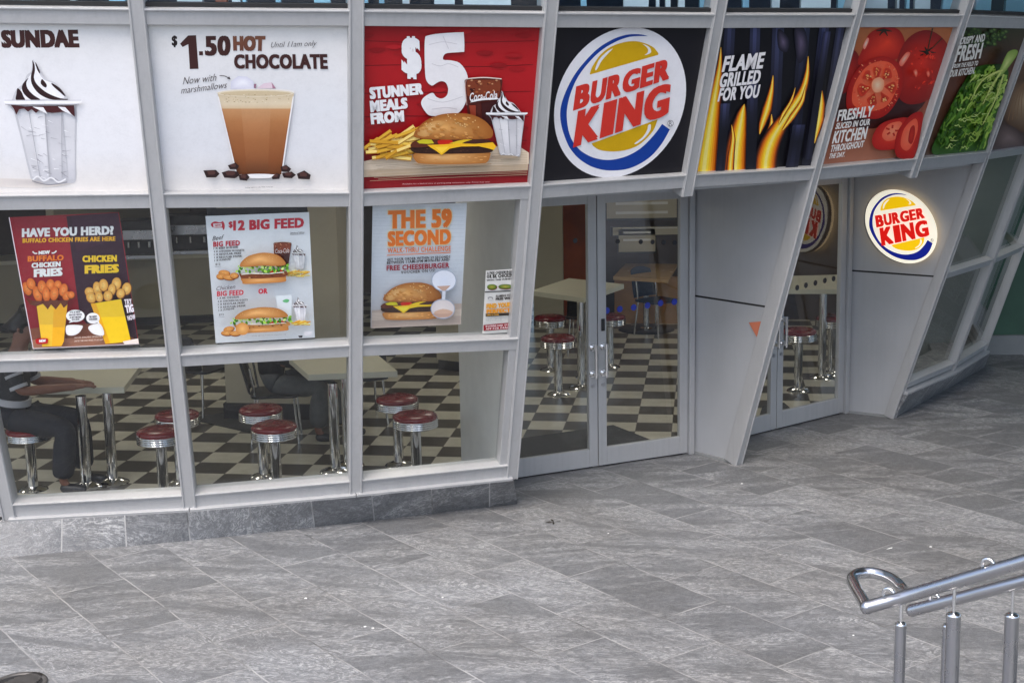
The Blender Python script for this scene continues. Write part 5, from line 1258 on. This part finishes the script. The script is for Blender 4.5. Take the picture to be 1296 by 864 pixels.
# ------------------------------------------------------------------ chairs
def make_chair(mat):
    t = thing('cafe_chair', '', 'chair', (0, 0, 0), 0, 'cafe chairs with thin chrome legs')
    s = []
    MB().prism(catmull([(-.2, -.2, .43), (.2, -.2, .43), (.215, 0, .43), (.19, .2, .43), (-.19, .2, .43), (-.215, 0, .43)], 5), Vector((0, 0, .022))).build('seat', M[mat], t, .006)
    b = MB(); P = []; nu, nv = 8, 6
    for sgn in (0, 1):
        for j in range(nv + 1):
            for i in range(nu + 1):
                u = i / nu * 2 - 1; v = j / nv
                P.append((u * (.20 - .03 * v * abs(u)), .20 + .09 * v + .035 * (1 - u * u) + .016 * sgn, .47 + .37 * v - .04 * u * u * v))
    n1 = (nu + 1) * (nv + 1)
    fs = [(j * (nu + 1) + i, j * (nu + 1) + i + 1, (j + 1) * (nu + 1) + i + 1, (j + 1) * (nu + 1) + i) for j in range(nv) for i in range(nu)]
    fs += [tuple(q + n1 for q in reversed(f)) for f in list(fs)]
    edge = [i for i in range(nu + 1)] + [j * (nu + 1) + nu for j in range(1, nv + 1)] + [nv * (nu + 1) + i for i in range(nu - 1, -1, -1)] + [j * (nu + 1) for j in range(nv - 1, 0, -1)]
    L = len(edge)
    fs += [(edge[i], edge[(i + 1) % L], edge[(i + 1) % L] + n1, edge[i] + n1) for i in range(L)]
    b.add(P, fs, True).build('backrest', M[mat], t)
    for sx in (-1, 1):
        MB().tube([(sx * .17, -.17, .43), (sx * .19, -.20, .0)], .011, 10).build('leg', M['chrome'], t)
        MB().tube([(sx * .17, .21, .70), (sx * .165, .17, .43), (sx * .19, .22, .0)], .011, 10).build('leg', M['chrome'], t)
    return t
def chair(x, y, rz, lb, mat='blackplastic'):
    c = make_chair(mat); g = G(x, y, .006); c.location = (g.x, g.y, .006); c.rotation_euler = (0, 0, R(rz)); c['label'] = lb; return c
chair(258, 521, 150, 'black chair standing between the service counter and the square pillar')
chair(352, 556, 95, 'black chair by the pillar under the person in grey trousers')
chair(459, 533, 200, 'black chair behind the table in the third window')
chair(742, 446, 170, 'dark chair deep inside behind the left leaf of the first doorway')
chair(832, 424, 40, 'blue grey chair beside the honey coloured table', 'navy')
# ------------------------------------------------------------------ counter and machines
def tri_box(name, label, cat, a, b, depth, h, mat, kick=True, top=None):
    a = Vector((*a, 0)); b = Vector((*b, 0)); d = (b - a).normalized(); nn = Vector((-d.y, d.x, 0))
    if nn.y < 0: nn = -nn
    t = thing(name, label, cat, tuple((a + b) / 2 + Vector((0, 0, .006)))); inv = Matrix.Translation(-t.location)
    def ad(mb, nm, mt, bv=0): o = mb.build(nm, M[mt], t, bv); o.matrix_parent_inverse = inv
    z0 = .12 if kick else .006
    ad(MB().prism([a + Vector((0, 0, z0)), b + Vector((0, 0, z0)), b + nn * depth + Vector((0, 0, z0)), a + nn * depth + Vector((0, 0, z0))], Vector((0, 0, h - z0 - .05))), 'body', mat, .004)
    if kick: ad(MB().prism([p + Vector((0, 0, .006)) for p in (a + nn * .03, b + nn * .03, b + nn * depth, a + nn * depth)], Vector((0, 0, z0 - .006))), 'kick_board', 'blackplastic')
    ad(MB().prism([p + Vector((0, 0, h - .05)) for p in (a - nn * .04 - d * .02, b - nn * .04 + d * .02, b + nn * depth, a + nn * depth)], Vector((0, 0, .05))), 'top', top or 'table', .006)
    return t
tri_box('service_counter', 'long tan service counter with a black kick board at the back left', 'counter', (-7.9, 18.2), (-3.3, 18.95), .7, .95, 'tan')
tri_box('bin_cabinet', 'tan waste cabinet with black base behind the stools of the third window', 'cabinet', gx(553, 468, 0), gx(588, 472, 0), .5, 1.15, 'tan')
def machine(x, y, w_, h, lb):
    g = G(x, y, .95); t = thing('drinks_machine', lb, 'machine', tuple(g)); 
    MB().box((0, .2, h / 2), w_, .4, h, None).build('housing', M['blackplastic'], t, .01)
    MB().box((0, -.003, h * .62), w_ * .7, .012, h * .25).build('front_plate', M['steel'], t, .003)
    for i in (-1, 0, 1): MB().tube([(i * w_ * .22, -.05, h * .45), (i * w_ * .22, -.05, h * .30)], .02, 10).build('nozzle', M['chrome'], t)
    MB().box((0, -.06, .03), w_ * .9, .14, .05).build('drip_tray', M['steel'], t, .004)
machine(178, 327, .62, .5, 'black drinks machine on the counter, left of the window post')
machine(243, 321, .85, .52, 'wider black drinks machine on the counter, right of the window post')
machine(120, 330, .5, .4, 'black machine on the counter behind the chicken fries poster')
# entrance mats
def mat_sheet(pts, lb):
    v = [G(x, y, .008) for x, y in pts]
    tag(MB().prism(v, Vector((0, 0, .008))).build('entrance_mat', M['mat']), lb, 'mat', 'entrance mats')
mat_sheet([(640, 603), (655, 556), (776, 538.5), (836, 562)], 'dark entrance mat just inside the first doorway')
mat_sheet([(955, 545), (965, 515), (992, 510), (1012, 527)], 'dark entrance mat just inside the second doorway')
# framed pictures on the far brown wall
for i, (x, y, ww, hh, rows, lb) in enumerate(((812, 258, .95, .42, 3, 'large pale framed picture high on the brown wall inside'), (822, 292, 1.0, .12, 1, 'narrow pale sign board below the framed picture inside'), (806, 304, .5, .34, 2, 'small pale picture low on the brown wall inside'))):
    g = at_y(x, y, 17.9); t = thing('wall_picture', lb, 'picture', tuple(g))
    MB().box((0, 0, 0), ww, .03, hh).build('frame', M['blackplastic'], t); MB().box((0, -.018, 0), ww * .94, .008, hh * .86).build('print', M['tan'], t)
    for r in range(rows): MB().box((0, -.024, hh * .3 - r * hh * .28), ww * .7, .004, hh * .08).build('printed_line', M['white'], t)
# ceiling lights of the room (the ceiling itself is hidden by the poster band)
M['lamp'] = mat_emit('ceiling_lamp', (1, .93, .80), 3.2)
k_ = 0
for ix in range(5):
    for iy in range(2):
        x = -6.0 + ix * 2.6 + iy * .5; y = 11.9 + iy * 3.0 + max(0, x) * .5
        if y > 21.5 or (x < 1 and y > 20.5): continue
        t = thing('ceiling_light', 'square ceiling light panel in the restaurant ceiling, hidden above the poster band', 'light', (x, y, 2.555), 0, 'ceiling lights over the dining room')
        MB().box((0, 0, -.012), .60, .60, .02).build('frame', M['white'], t); MB().box((0, 0, -.026), .54, .54, .006).build('diffuser', M['lamp'], t)

# ------------------------------------------------------------------ people
def skin_body(name, verts, edges, mat, parent, root=0, sub=2):
    me = bpy.data.meshes.new(name); me.from_pydata([v[:3] for v in verts], edges, []); o = bpy.data.objects.new(name, me); col.objects.link(o)
    sk = o.modifiers.new('skin', 'SKIN'); sb = o.modifiers.new('sub', 'SUBSURF'); sb.levels = sub; sb.render_levels = sub
    for i, v in enumerate(verts):
        r = v[3]; me.skin_vertices[0].data[i].radius = (r, r) if not isinstance(r, tuple) else r
    me.skin_vertices[0].data[root].use_root = True
    dg = bpy.context.evaluated_depsgraph_get(); dg.update(); m2 = bpy.data.meshes.new_from_object(o.evaluated_get(dg))
    bpy.data.objects.remove(o); m2.name = name; m2.materials.clear(); m2.materials.append(mat)
    for p in m2.polygons: p.use_smooth = True; p.material_index = 0
    ob = bpy.data.objects.new(name, m2); col.objects.link(ob)
    if parent: ob.parent = parent
    return ob
def chain(n, start=0): return [(start + i, start + i + 1) for i in range(n - 1)]
def person(loc, rz, label, trouser, jacket, arms, legs, shoulder, head, stripes=False, belt=False):
    """seated figure facing +x, hips at (0,0,.10) above the seat plane given by loc"""
    t = thing('person', label, 'person', loc, rz)
    SH = Vector(shoulder); HD = Vector(head)
    v = [(0, 0, .09, .10), tuple(lerp(Vector((0, 0, .09)), SH, .5)) + (.095,), tuple(SH) + (.095,), tuple(lerp(SH, HD, .45)) + (.05,), tuple(HD + Vector((.0, 0, -.03))) + (.075,), tuple(HD + Vector((.01, 0, .07))) + (.085,), tuple(HD + Vector((.085, 0, -.06))) + (.038,), tuple(HD + Vector((.105, 0, .0))) + (.02,)]
    e = [(0, 1), (1, 2), (2, 3), (3, 4), (4, 5), (4, 6), (4, 7)]
    for sgn, (el_, wr) in zip((-1, 1), arms):
        b = len(v); sp = SH + Vector((0, sgn * .17, -.02)); el_ = Vector(el_); wr = Vector(wr); d = (wr - el_).normalized(); side = d.cross(Vector((0, 0, 1))).normalized()
        hand = wr + d * .07
        v += [tuple(sp) + (.058,), tuple(lerp(sp, el_, .5)) + (.048,), tuple(el_) + (.042,), tuple(lerp(el_, wr, .4)) + (.043,), tuple(wr) + (.031,), tuple(hand) + ((.036, .018),)]
        e += [(2, b)] + chain(6, b)
        for fi, fo in enumerate((-.03, -.01, .01, .03)):
            q = len(v); Lf = (.065, .078, .074, .058)[fi]
            v += [tuple(hand + side * fo + d * .03) + (.0095,), tuple(hand + side * fo * 1.2 + d * (.03 + Lf * .5) + Vector((0, 0, -.004))) + (.009,), tuple(hand + side * fo * 1.2 + d * (.03 + Lf) + Vector((0, 0, -.02))) + (.0075,)]
            e += [(b + 5, q), (q, q + 1), (q + 1, q + 2)]
        q = len(v); ts = side * (.045 * -sgn)
        v += [tuple(wr + d * .03 + ts * .8) + (.011,), tuple(wr + d * .075 + ts * 1.25) + (.009,)]; e += [(b + 4, q), (q, q + 1)]
    HID = {0, 1}
    for sgn, (kn, an) in zip((-1, 1), legs):
        HID |= {len(v), len(v) + 1, len(v) + 2, len(v) + 3}
        b = len(v); hp = Vector((.02, sgn * .09, .08)); kn = Vector(kn); an = Vector(an)
        v += [tuple(hp) + (.088,), tuple(lerp(hp, kn, .5)) + (.078,), tuple(kn) + (.058,), tuple(lerp(kn, an, .4)) + (.054,), tuple(an) + (.036,), tuple(an + Vector((.06, 0, -.055))) + (.024,), tuple(an + Vector((.12, 0, -.06))) + (.018,)]
        e += [(0, b)] + chain(7, b)
    skin_body('body', [tuple(a[:3]) + ((a[3] * (.62 if i in HID else 1),) if not isinstance(a[3], tuple) else (a[3],)) for i, a in enumerate(v)], e, M['skin'], t)
    # trousers
    v = [(-.02, 0, .085, .165), (-.01, 0, .17, .135)]; e = [(0, 1)]
    for sgn, (kn, an) in zip((-1, 1), legs):
        b = len(v); hp = Vector((.03, sgn * .09, .085)); kn = Vector(kn); an = Vector(an)
        v += [tuple(hp) + (.105,), tuple(lerp(hp, kn, .5)) + (.108,), tuple(kn) + (.098,), tuple(lerp(kn, an, .5)) + (.095,), tuple(lerp(kn, an, .96)) + (.09,)]; e += [(0, b)] + chain(5, b)
    skin_body('trousers', v, e, M[trouser], t)
    for sgn, (kn, an) in zip((-1, 1), legs):
        an = Vector(an); skin_body('shoe', [tuple(an + Vector((-.03, 0, -.05))) + (.042,), tuple(an + Vector((.05, 0, -.055))) + (.044,), tuple(an + Vector((.14, 0, -.062))) + (.040,), tuple(an + Vector((.19, 0, -.067))) + (.030,)], chain(4), M['blackplastic'], t)
    # jacket with sleeves to the elbow
    v = [(-.01, 0, .08, .146), tuple(lerp(Vector((0, 0, .09)), SH, .55)) + (.135,), tuple(SH + Vector((0, 0, -.02))) + (.125,), tuple(lerp(SH, HD, .22)) + (.07,)]; e = chain(4)
    for sgn, (el_, wr) in zip((-1, 1), arms):
        b = len(v); sp = SH + Vector((0, sgn * .17, -.02)); el_ = Vector(el_); wr = Vector(wr)
        v += [tuple(sp) + (.074,), tuple(lerp(sp, el_, .5)) + (.066,), tuple(lerp(sp, el_, .9)) + (.060,)]; e += [(2, b)] + chain(3, b)
        if not stripes:
            q = len(v); v += [tuple(lerp(el_, wr, .5)) + (.056,), tuple(lerp(el_, wr, .92)) + (.046,)]; e += [(b + 2, q), (q, q + 1)]
    skin_body('jacket', v, e, M[jacket], t)
    if stripes:
        for sgn, (el_, wr) in zip((-1, 1), arms):
            sp = SH + Vector((0, sgn * .17, -.02)); el_ = Vector(el_)
            for f0, f1 in ((.34, .44), (.76, .88)):
                MB().tube([lerp(sp, el_, f0), lerp(sp, el_, (f0 + f1) / 2), lerp(sp, el_, f1)], .071, 18).build('white_stripe', M['whitecloth'], t)
        a, b = Vector((0, 0, .09)), SH
        MB().tube([lerp(a, b, .22), lerp(a, b, .27), lerp(a, b, .33)], .142, 24).build('shirt_hem', M['whitecloth'], t)
    hv = [tuple(HD + Vector((-.03, 0, .085))) + (.088,), tuple(HD + Vector((-.05, 0, .03))) + (.078,), tuple(HD + Vector((.04, 0, .11))) + (.062,), tuple(HD + Vector((-.06, 0, -.05))) + (.06,)]
    skin_body('hair', hv, [(0, 1), (0, 2), (1, 3)], M['hair'], t)
    for sgn in (-1, 1):
        MB().lathe([(0, .009), (.007, .007), (.009, 0), (.007, -.007), (0, -.009)], tuple(HD + Vector((.088, sgn * .032, .022))), 12).build('eye', M['whitecloth'], t)
        skin_body('ear', [tuple(HD + Vector((.0, sgn * .085, .02))) + (.014,), tuple(HD + Vector((-.005, sgn * .09, -.02))) + (.011,)], [(0, 1)], M['skin'], t, sub=1)
    MB().tube([HD + Vector((.098, -.022, -.052)), HD + Vector((.108, 0, -.055)), HD + Vector((.098, .022, -.052))], .006, 8).build('mouth', M['red'], t)
    return t
g = G(42, 619, 0); px, py = g.x, g.y
zt = .80 - .52
person((px - .13, py, .52), 0, 'diner in dark clothes with white striped sleeves leaning on a table', 'denim', 'blackcloth',
       [((.16, -.20, .33), (.52, -.02, .325)), ((.12, .22, .33), (.46, .16, .325))], [((.47, -.13, .01), (.42, -.14, -.42)), ((.50, .13, .03), (.50, .16, -.42))], (.08, 0, .56), (.14, 0, .80), True)
g = G(352, 556, 0)
person((g.x - .02, g.y, .455), 0, 'person in black jacket and grey trousers seated beside the pillar', 'greycloth', 'blackcloth',
       [((.12, -.22, .30), (.36, -.10, .26)), ((.12, .22, .30), (.36, .10, .26))], [((.44, -.10, .04), (.40, -.10, -.36)), ((.46, .12, .04), (.62, .12, -.36))], (-.02, 0, .52), (.06, 0, .78))

# ------------------------------------------------------------------ stair handrails at the lower right
def stretch(a, b, n): return [lerp(Vector(a), Vector(b), i / (n - 1)) for i in range(n)]
R1a = at_y(1097, 768.0, 4.93); R1p = at_y(1140, 756, 4.9); R1q = at_y(1296, 710, 4.62); dirn = (R1q - R1p).normalized()
R1end = R1q + dirn * 3.2
zl = R1a.z
lp = [(1097, 768), (1091, 757), (1084, 745), (1078.5, 733), (1083, 727), (1093, 724.5), (1108, 725), (1124, 730), (1136, 738), (1144, 748)]
loop = [G(x, y, zl) for x, y in lp]
bx_, by_ = R1p.x, R1p.y
M['loopsteel'] = simple('polished_steel', (.55, .55, .56), .2, 1, .03, 5)
ST_ = thing('stair_handrail', 'nearer brushed steel handrail with a closed loop end, bottom right', 'handrail', (bx_, by_, .45))
STi = Matrix.Translation(-ST_.location)
def rpart(mb, nm, mat, root=ST_, inv=STi): o = mb.build(nm, M[mat], root); o.matrix_parent_inverse = inv; return o
main = [R1end] + stretch(R1q, R1p, 5) + [lerp(R1p, R1a, .4), lerp(R1p, R1a, .75), R1a]
rpart(MB().tube(main, .0245, 20), 'rail', 'steel')
corner = [Vector(p) for p in catmull([tuple(p) for p in loop] + [tuple(at_y(1150, 753.5, 4.90))], 5, False)]
rpart(MB().tube(corner, .0225, 18), 'loop_end', 'loopsteel')
rpart(MB().lathe([(0, .026), (.016, .021), (.0245, .008), (.0255, 0), (.0245, -.008), (.016, -.021), (0, -.026)], tuple(R1a), 18), 'elbow', 'steel')
def post(px_, ytop, ybot, Y, rad, root, inv):
    a = at_y(px_, ytop, Y); b = at_y(px_, ybot, Y)
    rpart(MB().tube([Vector((a.x, a.y, a.z - 1.25)), Vector((a.x, a.y, a.z - .006))], rad, 22), 'post', 'steel', root, inv)
    rpart(MB().lathe([(rad, 0), (rad * 1.03, .004), (rad * .8, .010), (.008, .012)], (a.x, a.y, a.z - .008), 22), 'post_cap', 'chrome', root, inv)
    rpart(MB().tube([a, Vector((a.x, a.y, b.z + .012))], .0062, 12), 'spigot', 'chrome', root, inv)
post(1140, 788, 765, 4.9, .0205, ST_, STi)
post(1207, 776, 745, 4.78, .0258, ST_, STi)
def stopper(c, d, root, inv):
    d = Vector(d).normalized(); u = Vector((0, 0, 1)); u = (u - d * u.dot(d)).normalized(); w_ = d.cross(u)
    pts = [c + d * (.021 * math.cos(a)) + u * (.022 * math.sin(a) + .014) for a in [math.pi * i / 14 for i in range(15)]]
    rpart(MB().tube(pts, .0065, 10), 'skate_stopper', 'chrome', root, inv)
up_ = Vector((0, 0, 1)); up_ = (up_ - dirn * up_.dot(dirn)).normalized()
def on_r1(x): 
    best = min([lerp(R1a, R1q, i / 200) for i in range(201)], key=lambda p: abs(proj_x(p) - x)); return best
def proj_x(p):
    d = np.array(p) - EYE; return CX + F * (d @ RT) / (d @ FW)
for x in (1128, 1254): stopper(on_r1(x) + up_ * .008, dirn, ST_, STi)
R2a = at_y(1154, 772, 5.55); R2q = at_y(1296, 735, 5.25); d2 = (R2q - R2a).normalized(); R2end = R2q + d2 * 3.2
ST2 = thing('stair_handrail', 'farther lower brushed steel handrail running behind the looped one', 'handrail', (R2a.x, R2a.y, .3)); ST2i = Matrix.Translation(-ST2.location)
rpart(MB().tube([R2end] + stretch(R2q, R2a, 6), .0255, 20), 'rail', 'steel', ST2, ST2i)
rpart(MB().lathe([(0, .026), (.016, .021), (.0245, .008), (.0255, 0), (.0245, -.008), (.016, -.021), (0, -.026)], tuple(R2a), 18), 'elbow', 'steel', ST2, ST2i)
post(1281, 777, 749, 5.28, .028, ST2, ST2i); post(1199, 790, 768, 5.46, .020, ST2, ST2i)
stopper(lerp(R2a, R2q, .23) + up_ * .008, d2, ST2, ST2i)
def far_post(p, root, inv):
    rpart(MB().tube([p - Vector((0, 0, 1.5)), p - Vector((0, 0, .11))], .0258, 22), 'post', 'steel', root, inv)
    rpart(MB().tube([p - Vector((0, 0, .115)), p - Vector((0, 0, .02))], .0062, 12), 'spigot', 'chrome', root, inv)
for f in (.35, 1.4, 2.45): far_post(R1q + dirn * f, ST_, STi); far_post(R2q + d2 * (f + .3), ST2, ST2i)
# steps under the rails (below the frame)
st = MB()
for i in range(7): st.box((2.2 + i * .9, 3.9, .2 + i * .13), .9, 4.0, .4 + i * .26)
tag(st.build('steps', M['concrete']), kind='structure')
# ------------------------------------------------------------------ drain, litter
M['castiron'] = simple('cast_iron', (.12, .115, .11), .55, .6, .2, 20)
g = G(24, 866, 0)
t = thing('floor_drain', 'round steel drain grate set in the paving at the bottom left corner', 'drain', (g.x, g.y, 0))
MB().lathe([(.150, .001), (.150, .010), (.125, .010), (.125, .001)], seg=40).build('rim', M['castiron'], t)
MB().lathe([(0, .003), (.126, .003)], seg=32).build('pit', M['black'], t)
gb = MB()
for i in range(-6, 7):
    y = i * .018; hl = math.sqrt(max(0, .124 ** 2 - y * y)); gb.box((0, y, .007), 2 * hl, .009, .006, (Vector((.8, .6, 0)), Vector((-.6, .8, 0)), Vector((0, 0, 1))))
gb.v = [v for v in gb.v]; gb.build('grate_bars', M['castiron'], t)
rnd = random.Random(12)
spots = [(1178, 692, .010, 0), (770, 675, .007, 0), (939, 612, .009, 0), (560, 756, .008, 0), (1080, 804, .007, 0), (462, 793, .011, 0), (472, 795, .009, 0), (387, 757, .011, 0), (1126, 694, .018, 2)]
for x, y, r, kd in spots:
    g = G(x, y, .0); a = rnd.uniform(0, 3)
    mb = MB(); n = 8; pts = [(g.x + r * rnd.uniform(.6, 1) * math.cos(2 * math.pi * i / n) * (1 if kd == 0 else 1.6) , g.y + r * rnd.uniform(.5, 1) * math.sin(2 * math.pi * i / n) * (.8 if kd == 0 else .25) + (0 if kd == 0 else .9 * r * math.cos(2 * math.pi * i / n)), .0015) for i in range(n)]
    mb.prism(pts, Vector((0, 0, .004)))
    tag(mb.build('litter_scrap', M['litter']), 'small white scrap of litter on the paving', 'litter', 'white scraps on the paving')
g = G(701, 661, 0); t = thing('dry_leaf', 'small dark curled leaf on the paving below the first doorway', 'leaf', (g.x, g.y, .002))
mb = MB()
for a in (0.3, 1.9, 3.4, 4.6): mb.add([(0, 0, .004), (.035 * math.cos(a - .25), .035 * math.sin(a - .25), .010), (.07 * math.cos(a), .07 * math.sin(a), .006), (.035 * math.cos(a + .25), .035 * math.sin(a + .25), .004)], [(0, 1, 2, 3)])
mb.build('blade', M['leaf'], t)
